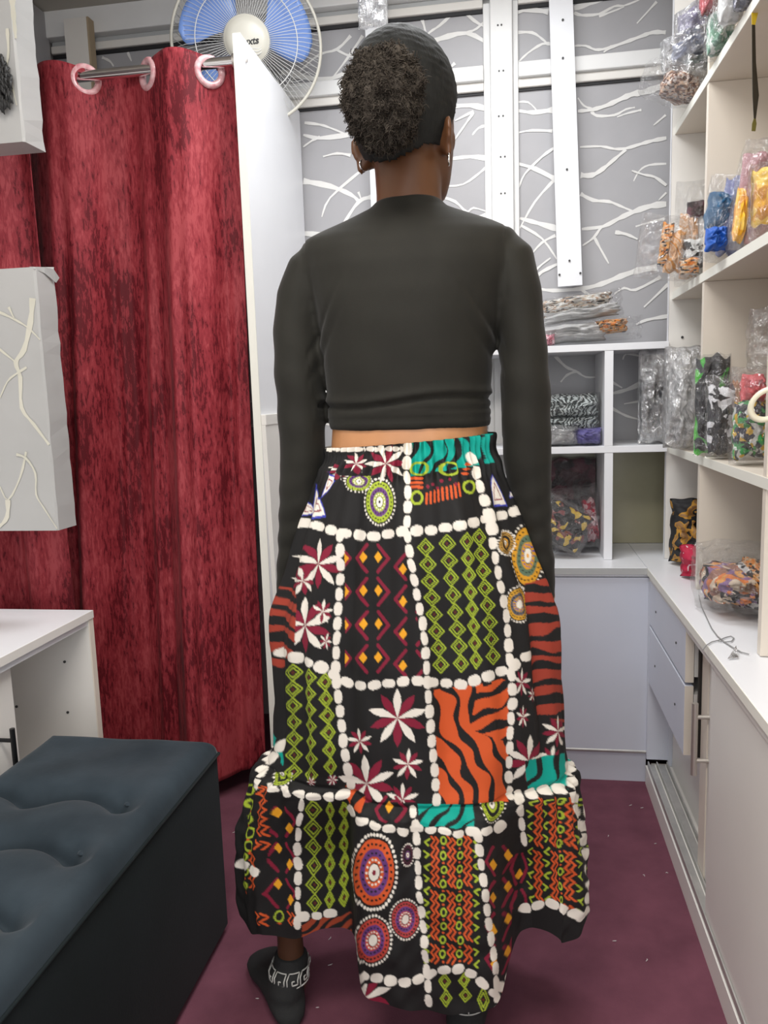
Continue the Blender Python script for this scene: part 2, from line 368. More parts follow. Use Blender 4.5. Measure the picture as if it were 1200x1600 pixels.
r0 = at(362, 97, Y=RY); zr = e2.z - 0.002
MB().tube([(XL + 0.012, RY, zr), (PX - 0.030, RY, zr)], 0.0125, 20).build('rod', M['chrome'], rod, True, angle=40)
MB().tube([(PX - 0.032, RY, zr), (PX - 0.019, RY, zr)], 0.016, 20).build('socket', M['steel'], rod, True, angle=40)
MB().tube([(XL + 0.001, RY, zr), (XL + 0.014, RY, zr)], 0.016, 20).build('socket', M['steel'], rod, True, angle=40)
# second, gathered curtain behind the wrapped panels
YC2 = 1.80
xa = XL + 0.012; xb2 = at(46, 330, Y=YC2).x
def yc2(u, v): return YC2 + 0.022 * math.sin(u * 4.4 * math.pi + 0.6) + 0.006 * math.sin(u * 23 + v * 2) + 0.002 * noise.noise((u * 20, v * 10, 3))
cur2 = thing('curtain', (xa + 0.1, YC2, 0.06), 'narrow gathered wine red curtain behind the grey wrapped panels at far left', 'curtain', 'fitting room curtains')
curtain_mesh(xa, xb2, xa, at(118, 1000, Y=YC2).x, 1.90, 0.05, yc2, 110, 60).build('cloth', M['velvet'], cur2, True)
MB().tube([(xa, YC2, 1.90), (xb2, YC2, 1.90)], 0.010, 12).build('header_tube', M['velvet'], cur2, True)

# ---------------------------------------------------------------- wrapped display panels at the left
def boxribbon(mb, pts, wd, Yp): ribbon(mb, pts, wd, Yp, 0.0006 + 0.0002 * (len(mb.v) % 7))
def wrapped(px_tr, px_br, depth, label, strips, ztop=None, top=None):
    tr = at(*px_tr, Y=1.5); br = at(*px_br, Y=1.5); zt = ztop or tr.z
    if ztop: tr = br + (tr - br) * ((zt - br.z) / (tr.z - br.z))
    t = thing('wrapped_panel', (XL + 0.2, 1.5, br.z), label, 'display panel', 'grey wrapped wall panels')
    mb = MB(); n = 22; rings = []
    for i in range(n + 1):
        f = i / n; z = br.z + (zt - br.z) * f; x = br.x + (tr.x - br.x) * f
        j = 0.0022 * noise.noise((z * 23, 1.3, len(strips))); k = 0.003 * noise.noise((z * 31, 7.7, len(strips)))
        rings.append([(XL + 0.014, 1.5, z), (x - 0.004, 1.5, z), (x + j * .6, 1.5 + 0.003 + j, z), (x + k * 0.7, 1.5 + depth + k, z), (XL + 0.014, 1.5 + depth, z)])
    mb.loft(rings).build('panel', M['boxfilm'], t)
    m = MB()
    for s in strips: boxribbon(m, s[1:], s[0], 1.4995)
    m.build('branch_print', M['boxbranch'], t)
    return t, tr, br
t, tr, br = wrapped((54, 417), (91, 829), 0.068, 'pale grey branch-print wrapped panel with torn corner, lower of two at far left', [
 (9,(51,466),(48,502),(38,546),(25,566),(32,590),(34,637),(53,663),(77,695)),(4,(0,488),(23,499),(44,512),(63,531)),(5,(-6,540),(0,546),(25,566)),(4,(42,574),(26,584),(12,596),(0,622)),
 (4,(41,706),(32,745),(13,781),(0,760)),(8,(13,781),(12,807),(0,822),(-14,826)),(4,(26,710),(41,716),(56,740),(57,772),(68,792),(90,826)),(4,(14,480),(23,499))])
m = MB(); q = Vector((tr.x, 1.5, tr.z))   # torn paper flap
m.add([q + Vector(d) for d in ((-0.012, 0.0, 0.001), (0.004, 0.03, 0.004), (0.008, 0.055, 0.003), (0.010, 0.070, -0.012), (0.004, 0.066, -0.022), (0.002, 0.03, -0.008), (0.0, 0.0, -0.004), (0.007, 0.058, 0.008))],
      [(0, 1, 5, 6), (1, 2, 4, 5), (2, 3, 4), (1, 7, 2)])
m.build('torn_flap', M['boxfilm'], t)
t, tr, br = wrapped((18, 0), (38, 221), 0.070, 'pale grey wrapped panel hanging high at far left, upper of two', [
 (9,(19,-6),(21,20),(23,40),(25,60)),(5,(12,45),(14,80),(11,105)),(4,(-6,92),(6,112),(18,130),(27,165))], ztop=2.0)

# ---------------------------------------------------------------- left cabinet
ZW = 0.593
c0 = at(145, 953, Z=ZW); LX, LY = c0.x, c0.y     # right far top corner
cab = thing('cabinet', (XL + 0.2, LY - 0.4, 0), 'low white cabinet with an open bay beside the dark ottoman', 'cabinet')
top = thing('worktop', (XL + 0.2, LY - 0.4, ZW - 0.018), 'glossy white worktop of the left cabinet beneath the wrapped panels', 'worktop')
MB().box(XL + 0.012, LX, 0.45, LY, ZW - 0.018, ZW, 0.001).build('top', M['white'], top)
MB().box(LX - 0.0005, LX + 0.001, 0.45, LY, ZW - 0.0175, ZW - 0.0005).build('edge_band', M['offwhite'], top)
MB().box(XL + 0.012, LX - 0.004, LY - 0.018, LY, 0, ZW - 0.0185).build('end_panel', M['offwhite'], cab)
MB().box(LX - 0.004, LX - 0.001, LY - 0.018, LY, 0, ZW - 0.0185).build('end_panel_edge', M['cream'], cab)
MB().box(LX - 0.03, LX - 0.006, 0.45, LY - 0.0185, ZW - 0.032, ZW - 0.0195).build('rail', M['white'], cab)
MB().box(XL + 0.012, XL + 0.024, 0.45, LY - 0.0185, 0.05, ZW - 0.0185).build('back_panel', M['offwhite'], cab)
MB().box(XL + 0.025, LX - 0.03, 0.45, LY - 0.0185, 0.05, 0.068).build('bottom_panel', M['offwhite'], cab)
MB().box(XL + 0.04, LX - 0.04, 0.45, LY - 0.0185, 0.0, 0.05).build('plinth', M['offwhite'], cab)
dx = LX - 0.022; dE = at(20, 1080, X=dx)
door = MB().box(dx - 0.016, dx, 0.5, dE.y, 0.072, ZW - 0.036, 0.001).build('door', M['offwhite'], cab)
hp = at(19, 1140, X=dx + 0.03)
h = MB().tube([(dx + 0.03, hp.y, hp.z + 0.002), (dx + 0.03, hp.y, hp.z - 0.16)], 0.005, 12)
h.tube([(dx, hp.y, hp.z - 0.022), (dx + 0.03, hp.y, hp.z - 0.022)], 0.004, 10).tube([(dx, hp.y, hp.z - 0.13), (dx + 0.03, hp.y, hp.z - 0.13)], 0.004, 10)
h.build('handle', M['blackmetal'], door, True, 'dark bar handle', angle=40)
for px in ((101, 1034), (106, 1113), (26, 1104)):
    c = at(*px, Y=LY - 0.0185); MB().tube([(c.x, LY - 0.018, c.z), (c.x, LY - 0.020, c.z)], 0.0032, 8).build('screw_hole', M['screw'], cab)

# ---------------------------------------------------------------- tufted ottoman bench
ox1 = -0.572; oy1 = 1.405; ox0 = -0.925; oy0 = 0.30; oz = 0.372
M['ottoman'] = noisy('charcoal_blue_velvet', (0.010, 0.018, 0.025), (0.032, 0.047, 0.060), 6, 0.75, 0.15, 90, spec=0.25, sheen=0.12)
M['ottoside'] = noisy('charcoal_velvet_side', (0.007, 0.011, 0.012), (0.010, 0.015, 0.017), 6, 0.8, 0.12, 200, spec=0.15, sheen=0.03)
ott = thing('ottoman', ((ox0 + ox1) / 2, (oy0 + oy1) / 2, 0), 'long dark blue velvet ottoman bench with tufted cushion top', 'ottoman')
MB().box(ox0, ox1, oy0, oy1, 0.012, oz, 0.006).build('base', M['ottoside'], ott, True, angle=40)
for x in (ox0 + 0.05, ox1 - 0.05):
    for y in (oy0 + 0.06, oy1 - 0.06): MB().tube([(x, y, 0), (x, y, 0.014)], 0.02, 12).build('foot', M['blackmetal'], ott)
seams = [oy1 + 0.02] + [at(*p, Z=0.41).y for p in ((235, 1245), (172, 1322), (78, 1418))]
st = 0.5 * (seams[1] - seams[3]); seams += [seams[-1] - st * k for k in range(1, 7)]
bx = [ox0 - 0.02, -0.80, -0.635]      # button columns
def tuft(x, y):
    e = min(x - ox0, ox1 - x, y - oy0, oy1 - y); edge = min(1.0, max(e, 0) / 0.035); h = 0.038 * math.sqrt(max(0, 1 - (1 - edge) ** 2))
    h -= 0.0
    ins = min(1.0, max(0.0, (ox1 - x - 0.028) / 0.05)) * min(1.0, max(0.0, (oy1 - y) / 0.05))
    for sy in seams[1:]:
        bow = sy - 0.055 * max(0.0, 1 - (ox1 - x) / 0.10) ** 2 + 0.010 * math.cos((x + 0.72) * 2 * math.pi / 0.165)
        d = abs(y - bow)
        h -= (0.016 * math.exp(-(d / 0.010) ** 2) + 0.010 * math.exp(-(d / 0.03) ** 2)) * ins
        for b in bx[1:]: h -= 0.018 * math.exp(-(((x - b) / 0.03) ** 2 + (d / 0.028) ** 2)) * ins
    h += 0.0035 * noise.noise((x * 11, y * 11, 0)) * edge
    return oz + max(h, 0.002)
mb = MB(); nx, ny = 110, 330
for j in range(ny + 1):
    for i in range(nx + 1):
        x = ox0 + (ox1 - ox0) * i / nx; y = oy0 + (oy1 - oy0) * j / ny; mb.v.append((x, y, tuft(x, y)))
for j in range(ny):
    for i in range(nx): a = j * (nx + 1) + i; mb.f.append((a, a + 1, a + nx + 2, a + nx + 1))
n = len(mb.v); mb.add([(ox0, oy0, oz + 0.0005), (ox1, oy0, oz + 0.0005), (ox1, oy1, oz + 0.0005), (ox0, oy1, oz + 0.0005)], [(3, 2, 1, 0)])
cush = mb.build('cushion', M['ottoman'], ott, True)
pip = MB().tube([(ox1 + 0.0015, oy0, oz + 0.002), (ox1 + 0.0015, oy1 + 0.0015, oz + 0.002), (ox0, oy1 + 0.0015, oz + 0.002)], 0.0028, 8)
pip.build('piping', M['ottoside'], ott, True)
for sy in seams[1:3]:
    for b in bx[1:]: MB().ell((b, sy + 0.004, tuft(b, sy) - 0.0015), (0.009, 0.009, 0.003), n=12, m=6).build('button', M['ottoman'], ott, True)

# ---------------------------------------------------------------- back counter and pigeonhole unit
BY = 2.11; ZT = 0.593; RX = 0.345
bc = thing('cabinet', (0.0, BY + 0.15, 0), 'low pale blue white cabinet with flat front below the pigeonhole shelves', 'cabinet')
MB().box(-0.60, RX + 0.006, BY, BY + 0.016, 0.088, 0.566).build('front_panel', M['bluewhite'], bc)
MB().box(-0.60, RX + 0.002, BY + 0.010, BY + 0.024, 0.0, 0.086).build('plinth', M['bluewhite'], bc)
MB().tube([(-0.60, BY + 0.004, 0.089), (RX + 0.004, BY + 0.004, 0.089)], 0.006, 10).build('metal_strip', M['alutrack'], bc, True, angle=40)
MB().box(-0.60, -0.584, BY + 0.025, YG - 0.03, 0.0, 0.57).build('side_panel', M['bluewhite'], bc)
MB().box(-0.60, RX + 0.003, BY + 0.003, BY + 0.018, 0.568, 0.5745).build('rail', M['white'], bc)
wt = thing('worktop', (0.0, BY + 0.15, ZT - 0.018), 'white worktop along the window wall carrying the pigeonhole shelves', 'worktop')
MB().box(-0.60, RX - 0.004, BY - 0.006, YG - 0.004, ZT - 0.018, ZT, 0.001).build('top', M['white'], wt)
MB().box(-0.60, RX - 0.005, BY - 0.0068, BY - 0.0058, ZT - 0.0176, ZT - 0.0006).build('edge_band', M['greytrim'], wt)
CYF = 2.207
cub = thing('pigeonhole_unit', (0.1, CYF + 0.12, ZT), 'white open pigeonhole shelf unit with plastic packets, below the window', 'shelf unit')
cx0, cx1 = -0.20, 0.404
zs1 = 1.172; zs2 = 0.903
MB().box(cx0, cx1, CYF, YG - 0.006, zs1 - 0.018, zs1, 0.001).build('shelf', M['white'], cub)
MB().box(cx0, cx1, CYF, YG - 0.006, zs2 - 0.018, zs2, 0.001).build('shelf', M['white'], cub)
for x in (0.242, -0.02):
    MB().box(x, x + 0.022, CYF + 0.0005, YG - 0.006, zs2 + 0.0005, zs1 - 0.0185).build('divider', M['white'], cub)
    MB().box(x + 0.001, x + 0.023, CYF + 0.0005, YG - 0.006, ZT + 0.0008, zs2 - 0.0185).build('divider', M['white'], cub)
MB().box(cx0, cx0 + 0.018, CYF + 0.0005, YG - 0.006, ZT + 0.0008, zs1 - 0.0185).build('side_panel', M['white'], cub)
MB().box(cx0 + 0.02, 0.445, YG - 0.008, YG - 0.0035, ZT + 0.001, zs2 - 0.019).build('back_panel', M['olive'], cub, label='olive tinted bare glass back')

# ---------------------------------------------------------------- right wall shelving
SXF = 0.412; FY = 2.222
sh = thing('shelving', (0.6, 1.7, ZT), 'tall cream shelving along the right wall packed with bagged clothes', 'shelf unit')
MB().box(SXF - 0.008, XR - 0.002, FY, FY + 0.018, ZT + 0.001, ZC - 0.004).build('end_panel', M['offwhite'], sh)
MB().box(SXF - 0.0085, SXF - 0.0075, FY, FY + 0.018, ZT + 0.001, ZC - 0.004).build('edge_band', M['white'], sh)
MB().box(XR - 0.012, XR - 0.002, 0.4, FY, ZT + 0.001, ZC - 0.004).build('back_panel', M['cream'], sh)
SZ = (0.900, 1.297, 1.702, 2.07); DY = (1.872, 1.395)
for z in SZ:
    MB().box(SXF, XR - 0.012, 0.4, FY - 0.0005, z - 0.02, z, 0.001).build('shelf', M['cream'], sh)
    MB().box(SXF - 0.001, SXF + 0.0005, 0.4, FY - 0.0005, z - 0.0195, z - 0.0005).build('edge_band', M['edge'], sh)
zz = [ZT + 0.001] + [z for z in SZ] + [ZC - 0.004]
for y in DY:
    for a, b in zip(zz[:-1], zz[1:]):
        bb = b - 0.0205 if b < ZC - 0.01 else b
        MB().box(SXF + 0.001, XR - 0.012, y, y + 0.018, a + 0.0004, bb).build('divider', M['cream'], sh)
c = at(1066, 527, Y=FY); MB().tube([(c.x, FY, c.z), (c.x, FY - 0.002, c.z)], 0.0034, 10).build('screw_hole', M['screw'], sh)
c = at(1055, 215, X=SXF); 

# ---------------------------------------------------------------- right low cabinet
rc = thing('cabinet', (0.55, 1.4, 0), 'long low cabinet with sliding doors and two drawers along the right wall', 'cabinet')
rw = thing('worktop', (0.55, 1.4, ZT - 0.018), 'long white worktop on the right cabinet with bagged clothes on it', 'worktop')
MB().box(RX - 0.003, XR - 0.002, 0.3, YG - 0.004, ZT - 0.018, ZT, 0.001).build('top', M['white'], rw)
MB().box(RX - 0.0042, RX - 0.0028, 0.3, BY - 0.007, ZT - 0.0176, ZT - 0.0006).build('edge_band', M['edge'], rw)
MB().box(RX, RX + 0.014, 0.3, BY - 0.001, 0, 0.052).build('plinth', M['offwhite'], rc)
MB().box(RX + 0.0145, XR - 0.01, 0.3, BY - 0.001, 0.040, 0.058).build('bottom_panel', M['offwhite'], rc)
for x in (RX + 0.004, RX + 0.030): MB().box(x, x + 0.016, 0.3, BY - 0.02, 0.0585, 0.064, 0.001).build('track', M['alutrack'], rc)
for x in (RX + 0.002, RX + 0.024, RX + 0.050): MB().box(x, x + 0.003, 0.3, BY - 0.02, 0.0585, 0.072).build('track_lip', M['alutrack'], rc)
MB().box(RX + 0.002, RX + 0.020, 0.3, BY - 0.002, 0.558, ZT - 0.0185).build('rail', M['offwhite'], rc)
MB().box(RX + 0.055, XR - 0.01, BY - 0.016, BY - 0.0005, 0.059, ZT - 0.0185).build('end_panel', M['bluewhite'], rc)
MB().box(RX + 0.0005, RX + 0.055, BY - 0.012, BY - 0.0005, 0.074, 0.557).build('end_stile', M['bluewhite'], rc)
MB().box(XR - 0.02, XR - 0.01, 0.3, BY - 0.017, 0.059, ZT - 0.0185).build('back_panel', M['offwhite'], rc)
dn = 1.640
MB().box(RX + 0.065, RX + 0.083, dn - 0.05, BY - 0.018, 0.059, 0.300).build('inner_panel', M['offwhite'], rc)
MB().box(RX + 0.023, RX + 0.34, dn - 0.012, dn - 0.001, 0.30, 0.556).build('drawer_guide', M['dark'], rc)
for z0, z1 in ((0.448, 0.562), (0.290, 0.442)):
    f = MB().box(RX + 0.0015, RX + 0.0195, dn + 0.02, BY - 0.016, z0, z1, 0.002).build('drawer', M['bluewhite'], rc)
    MB().box(RX + 0.002, RX + 0.019, dn + 0.0188, dn + 0.0202, z0 + 0.001, z1 - 0.001).build('edge_band', M['cream'], f)
    MB().box(RX + 0.0205, RX + 0.33, dn + 0.022, BY - 0.03, z0 + 0.012, z1 - 0.02).build('drawer_box', M['offwhite'], f)
    for yy in (dn + 0.11, BY - 0.11):
        MB().tube([(RX + 0.0015, yy, (z0 + z1) / 2), (RX - 0.0003, yy, (z0 + z1) / 2)], 0.0028, 8).build('screw_hole', M['screw'], f)
MB().box(RX + 0.028, RX + 0.0455, 1.575, dn - 0.014, 0.066, 0.556).build('stile', M['cream'], rc)
d1 = MB().box(RX + 0.030, RX + 0.046, 0.9, 1.574, 0.066, 0.556, 0.001).build('sliding_door', M['offwhite'], rc)
ya = 1.548; hx = RX + 0.003
h = MB().tube([(hx, ya + 0.02, 0.440), (hx, ya + 0.02, 0.292)], 0.0062, 14)
for z in (0.412, 0.322): h.tube([(hx, ya + 0.02, z), (RX + 0.030, ya + 0.02, z)], 0.0045, 10)
h.build('handle', M['steel'], d1, True, 'brushed steel bar handle', angle=40)
d2 = MB().box(RX + 0.006, RX + 0.022, 0.3, 1.462, 0.066, 0.556, 0.001).build('sliding_door', M['offwhite'], rc)

# ---------------------------------------------------------------- wall fan above the partition
FC = at(386, 70, Y=2.25)
FR = 0.198
fa = Vector((0.30, -1.0, -0.16)).normalized(); fu = Vector((0, 0, 1)); fr_ = fa.cross(fu).normalized() * -1; fu = fr_.cross(fa).normalized() * 1
if fu.z < 0: fu = -fu
if fr_.x < 0: fr_ = -fr_
M['fanwhite'] = noisy('ivory_fan_plastic', (0.62, 0.60, 0.52), (0.68, 0.66, 0.58), 5, 0.35)
M['wire'] = mat('white_coated_wire', (0.72, 0.72, 0.70), 0.35)
M['blade'] = mat('blue_fan_blade', (0.19, 0.32, 0.70), 0.25, 0, 0.5)
pbb = pb(M['blade']); pbb.inputs['Transmission Weight'].default_value = 0.0
M['black'] = mat('black_print', (0.01, 0.01, 0.01), 0.5)
fan = thing('wall_fan', FC + Vector((0, 0.10, 0)), 'ivory wall fan with blue blades in a wire cage above the partition', 'fan')
def fp(rad, ang, d): return FC + (fr_ * math.cos(ang) + fu * math.sin(ang)) * rad + fa * d
def arcs(pr): # lathe around fan axis
    return [[fp(r, 2 * math.pi * k / 40, d) for k in range(40)] for r, d in pr]
HC = 0.026 # hub offset is zero; front disc
MB().loft(arcs([(0.002, 0.066), (0.040, 0.064), (0.052, 0.060), (0.054, 0.058), (0.060, 0.054), (0.063, 0.046), (0.062, 0.040)])).build('front_disc', M['fanwhite'], fan, True, angle=30)
MB().loft(arcs([(0.046, 0.018), (0.046, 0.034), (0.040, 0.038)])).build('blade_hub', M['blade'], fan, True, angle=30)
for k in range(3):
    a0 = math.radians((134, 12, -122)[k]); mb = MB(); nr, na = 12, 10
    for i in range(nr + 1):
        f = i / nr; r = 0.044 + (0.178 - 0.044) * f
        wdt = math.radians(24 + 27 * math.sin(min(1, f * 1.15) * math.pi * 0.62)) * (1 - max(0, f - 0.8) ** 2 * 9)
        for j in range(na + 1):
            s = j / na - 0.5; mb.v.append(tuple(fp(r, a0 + s * 2 * wdt * 0.78 + 0.25 * f, 0.022 + 0.030 * s)))
    for i in range(nr):
        for j in range(na): a = i * (na + 1) + j; mb.f.append((a, a + 1, a + na + 2, a + na + 1))
    o = mb.build('blade', M['blade'], fan, True); sm = o.modifiers.new('thickness', 'SOLIDIFY'); sm.thickness = 0.002
for nm, sgn, d0, nw in (('front_guard', 1, 0.052, 90), ('rear_guard', -1, -0.055, 60)):
    mb = MB()
    for k in range(nw):
        a = 2 * math.pi * k / nw; pts = []
        for f in np.linspace(0, 1, 7):
            r = 0.058 + (FR - 0.058) * f
            d = d0 * (1 - f ** 4) if sgn > 0 else d0 * (1 - f ** 5) * 1.0
            pts.append(fp(r, a + (0.10 * math.sin(f * 9) if sgn < 0 else 0.0), d))
        mb.tube(pts, 0.00075 if sgn > 0 else 0.001, 4, False)
    mb.build(nm, M['wire'], fan, True, kind='stuff')
    for r, d in ((0.135, d0 * (1 - ((0.135 - 0.058) / (FR - 0.058)) ** 4)),):
        MB().ring(FC + fa * d, r, 0.0014, fa, 60, 6).build('guard_ring', M['wire'], fan, True)
MB().ring(FC, FR + 0.002, 0.0045, fa, 80, 8).build('rim', M['fanwhite'], fan, True)
MB().loft(arcs([(0.030, -0.15), (0.050, -0.14), (0.058, -0.10), (0.058, -0.065), (0.045, -0.055), (0.008, -0.05), (0.008, 0.02)])).build('motor_housing', M['fanwhite'], fan, True, angle=40)
mc = FC + fa * -0.11
MB().tube([mc + Vector((0, 0, -0.02)), mc + Vector((0, 0.03, -0.12)), Vector((mc.x - 0.02, 2.425, mc.z - 0.16))], 0.018, 14).build('arm', M['fanwhite'], fan, True, angle=40)
MB().box(mc.x - 0.07, mc.x + 0.04, 2.40, 2.434, mc.z - 0.22, mc.z - 0.08, 0.006).build('wall_bracket', M['fanwhite'], fan, True, angle=40)
tx = bpy.data.curves.new('lettering', 'FONT'); tx.body = 'Ruxts'; tx.size = 0.0235; tx.extrude = 0.0004; tx.align_x = 'CENTER'; tx.align_y = 'CENTER'; tx.shear = 0.25; tx.offset = 0.0006
to = bpy.data.objects.new('lettering_curve', tx); COL.objects.link(to)
me = bpy.data.meshes.new_from_object(to.evaluated_get(bpy.context.evaluated_depsgraph_get())); bpy.data.objects.remove(to)
ca, sa = math.cos(math.radians(8)), math.sin(math.radians(8))
def onface(x, y, d=0.0665): return FC + fr_ * x + fu * y + fa * d
o0 = wloc(fan)
for v in me.vertices:
    x, y = v.co.x * ca - v.co.y * sa, v.co.x * sa + v.co.y * ca
    v.co = onface(x + 0.004, y - 0.008, 0.0660 - (x * x + y * y) * 0.5 + v.co.z) - o0
me.materials.clear(); me.materials.append(M['black']); lo = bpy.data.objects.new('lettering', me); lo.parent = fan; COL.objects.link(lo)
mb = MB()
for k in range(3): mb.tube([onface(0.010 + 0.004 * i, -0.028 - 0.007 * k + 0.0014 * i + 0.002 * math.sin(i), 0.0655 - 0.0004 * i) for i in range(8)], 0.0011, 5)
mb.build('stripe_marks', M['wire'], fan, True)
# black cord that hangs from the fan bracket down the frame

# ---------------------------------------------------------------- bagged clothes
def plastic(name, haze=0.10, gl=0.30, sc=38):
    m = bpy.data.materials.new(name); m.use_nodes = True; nt = m.node_tree; nt.nodes.remove(pb(m)); out = nt.nodes['Material Output']
    tr = N(m, 'ShaderNodeBsdfTransparent'); gb = N(m, 'ShaderNodeBsdfGlossy'); gb.inputs['Roughness'].default_value = 0.06
    df = N(m, 'ShaderNodeBsdfTranslucent'); df.inputs['Color'].default_value = (0.9, 0.9, 0.92, 1); d2 = N(m, 'ShaderNodeBsdfDiffuse'); d2.inputs['Color'].default_value = (0.85, 0.86, 0.88, 1)
    v = coords(m, (1, 1, 1)); n1 = tex_noise(m, v, sc, 5, 0.6, 1.2); bp = N(m, 'ShaderNodeBump'); bp.inputs['Strength'].default_value = 1.0; bp.inputs['Distance'].default_value = 0.02
    vo = N(m, 'ShaderNodeTexVoronoi'); vo.inputs['Scale'].default_value = sc * 1.1; vd = N(m, 'ShaderNodeVectorMath', operation='MULTIPLY_ADD'); nv = N(m, 'ShaderNodeTexNoise'); nv.inputs['Scale'].default_value = sc * 0.5; L(m, v, nv.inputs['Vector']); L(m, nv.outputs['Color'], vd.inputs[0]); vd.inputs[1].default_value = (0.05,) * 3; L(m, v, vd.inputs[2]); L(m, vd.outputs[0], vo.inputs['Vector'])
    ad = N(m, 'ShaderNodeMath', operation='ADD'); L(m, n1, ad.inputs[0]); L(m, vo.outputs['Distance'], ad.inputs[1]); L(m, ad.outputs[0], bp.inputs['Height']); L(m, bp.outputs['Normal'], gb.inputs['Normal']); L(m, bp.outputs['Normal'], d2.inputs['Normal'])
    fz = N(m, 'ShaderNodeLayerWeight'); fz.inputs['Blend'].default_value = 0.35; L(m, bp.outputs['Normal'], fz.inputs['Normal'])
    mr = N(m, 'ShaderNodeMapRange'); L(m, fz.outputs['Facing'], mr.inputs['Value']); mr.inputs['To Min'].default_value = gl * 0.5; mr.inputs['To Max'].default_value = min(1, gl * 2)
    m1 = N(m, 'ShaderNodeMixShader'); m1.inputs[0].default_value = haze; L(m, tr.outputs[0], m1.inputs[1]); L(m, d2.outputs[0], m1.inputs[2])
    m2 = N(m, 'ShaderNodeMixShader'); L(m, mr.outputs[0], m2.inputs[0]); L(m, m1.outputs[0], m2.inputs[1]); L(m, gb.outputs[0], m2.inputs[2])
    L(m, m2.outputs[0], out.inputs['Surface']); return m
M['plastic'] = plastic('clear_crinkled_plastic', 0.025, 0.16)
M['plastic2'] = plastic('milky_crinkled_plastic', 0.30, 0.40, 32)
def printed(name, cols, scale=30, stretch=(1, 1, 1), rot=(0, 0, 0), mode='voronoi', rough=0.7):
    """printed cotton: flat colours in blotches or stripes"""
    m = mat(name, cols[0], rough); v = coords(m, stretch, rot)
    nw = N(m, 'ShaderNodeTexNoise'); nw.inputs['Scale'].default_value = scale * 0.7; L(m, v, nw.inputs['Vector']); vm = N(m, 'ShaderNodeVectorMath', operation='MULTIPLY_ADD'); L(m, nw.outputs['Color'], vm.inputs[0]); vm.inputs[1].default_value = (1.6 / scale,) * 3; L(m, v, vm.inputs[2]); v = vm.outputs[0]
    if mode == 'voronoi':
        t = N(m, 'ShaderNodeTexVoronoi'); t.inputs['Scale'].default_value = scale * 1.7; L(m, v, t.inputs['Vector']); sp = N(m, 'ShaderNodeSeparateColor'); L(m, t.outputs['Color'], sp.inputs[0]); fac = sp.outputs[0]
    elif mode == 'wave':
        t = N(m, 'ShaderNodeTexWave'); t.inputs['Scale'].default_value = scale; t.inputs['Distortion'].default_value = 6; t.inputs['Detail'].default_value = 3; t.inputs['Detail Scale'].default_value = 1.6; L(m, v, t.inputs['Vector']); fac = t.outputs['Fac']
    else: fac = tex_noise(m, v, scale, 2, 0.5, 1.0)
    k = len(cols)
    lo, hi = (0.0, 1.0) if mode != 'noise' else (0.36, 0.64)
    c = ramp(m, fac, [(lo + (hi - lo) * i / k if i else 0.0, cols[i]) for i in range(k)], 'CONSTANT')
    L(m, c, pb(m).inputs['Base Color']); return m
BK = (0.012, 0.012, 0.014); WH = (0.75, 0.74, 0.72)
def pillow(c, U, V, W, seed, n=26, amp=0.12, pe=3.0, fold=0.0, wob=0.06, pinch=0.0):
    """closed crumpled cushion: half axes U, V, half thickness W"""
    mb = MB(); c = Vector(c)
    for s in (1, -1):
        for j in range(n + 1):
            for i in range(n + 1):
                u = -1 + 2 * i / n; v = -1 + 2 * j / n
                t = max(0.0, (1 - abs(u) ** pe) * (1 - abs(v) ** pe)) ** 0.5
                nz = noise.noise((u * 2.2 + seed * 3.1, v * 2.2 + seed * 1.7, s * 2.0)) + 0.5 * noise.noise((u * 5.3 + seed, v * 5.3, s * 3.0 + seed))
                rg = 1 - 2 * abs(noise.noise((u * 3.1 + seed * 2, v * 4.0 - seed, s))) + 0.6 * (1 - 2 * abs(noise.noise((u * 7.1 + seed, v * 8.0 + seed, s))))
                tt = t * (1 + amp * 2.2 * nz + amp * rg) 
                if fold: tt += fold * t * math.sin(v * 9 + u * 1.5 + seed)
                du = wob * noise.noise((v * 2.0 + seed, 4.0, 0)) ; dv = wob * noise.noise((u * 2.0, seed, 9.0))
                pu = u * (1 - pinch * max(0, v) ** 2)
                mb.v.append(tuple(c + U * (pu + du) + V * (v + dv) + W * (s * max(tt, 0.0))))
    K = n + 1; n1 = K * K
    for s in (0, 1):
        for j in range(n):
            for i in range(n):
                a = s * n1 + j * K + i; mb.f.append((a, a + 1, a + K + 1, a + K) if s == 0 else (a, a + K, a + K + 1, a + 1))
    ring = [i for i in range(n)] + [j * K + n for j in range(n)] + [n * K + i for i in range(n, 0, -1)] + [j * K for j in range(n, 0, -1)]
    for q in range(len(ring)):
        a, b = ring[q], ring[(q + 1) % len(ring)]; mb.f.append((a, b, b + n1, a + n1))
    return mb
seedc = [0]
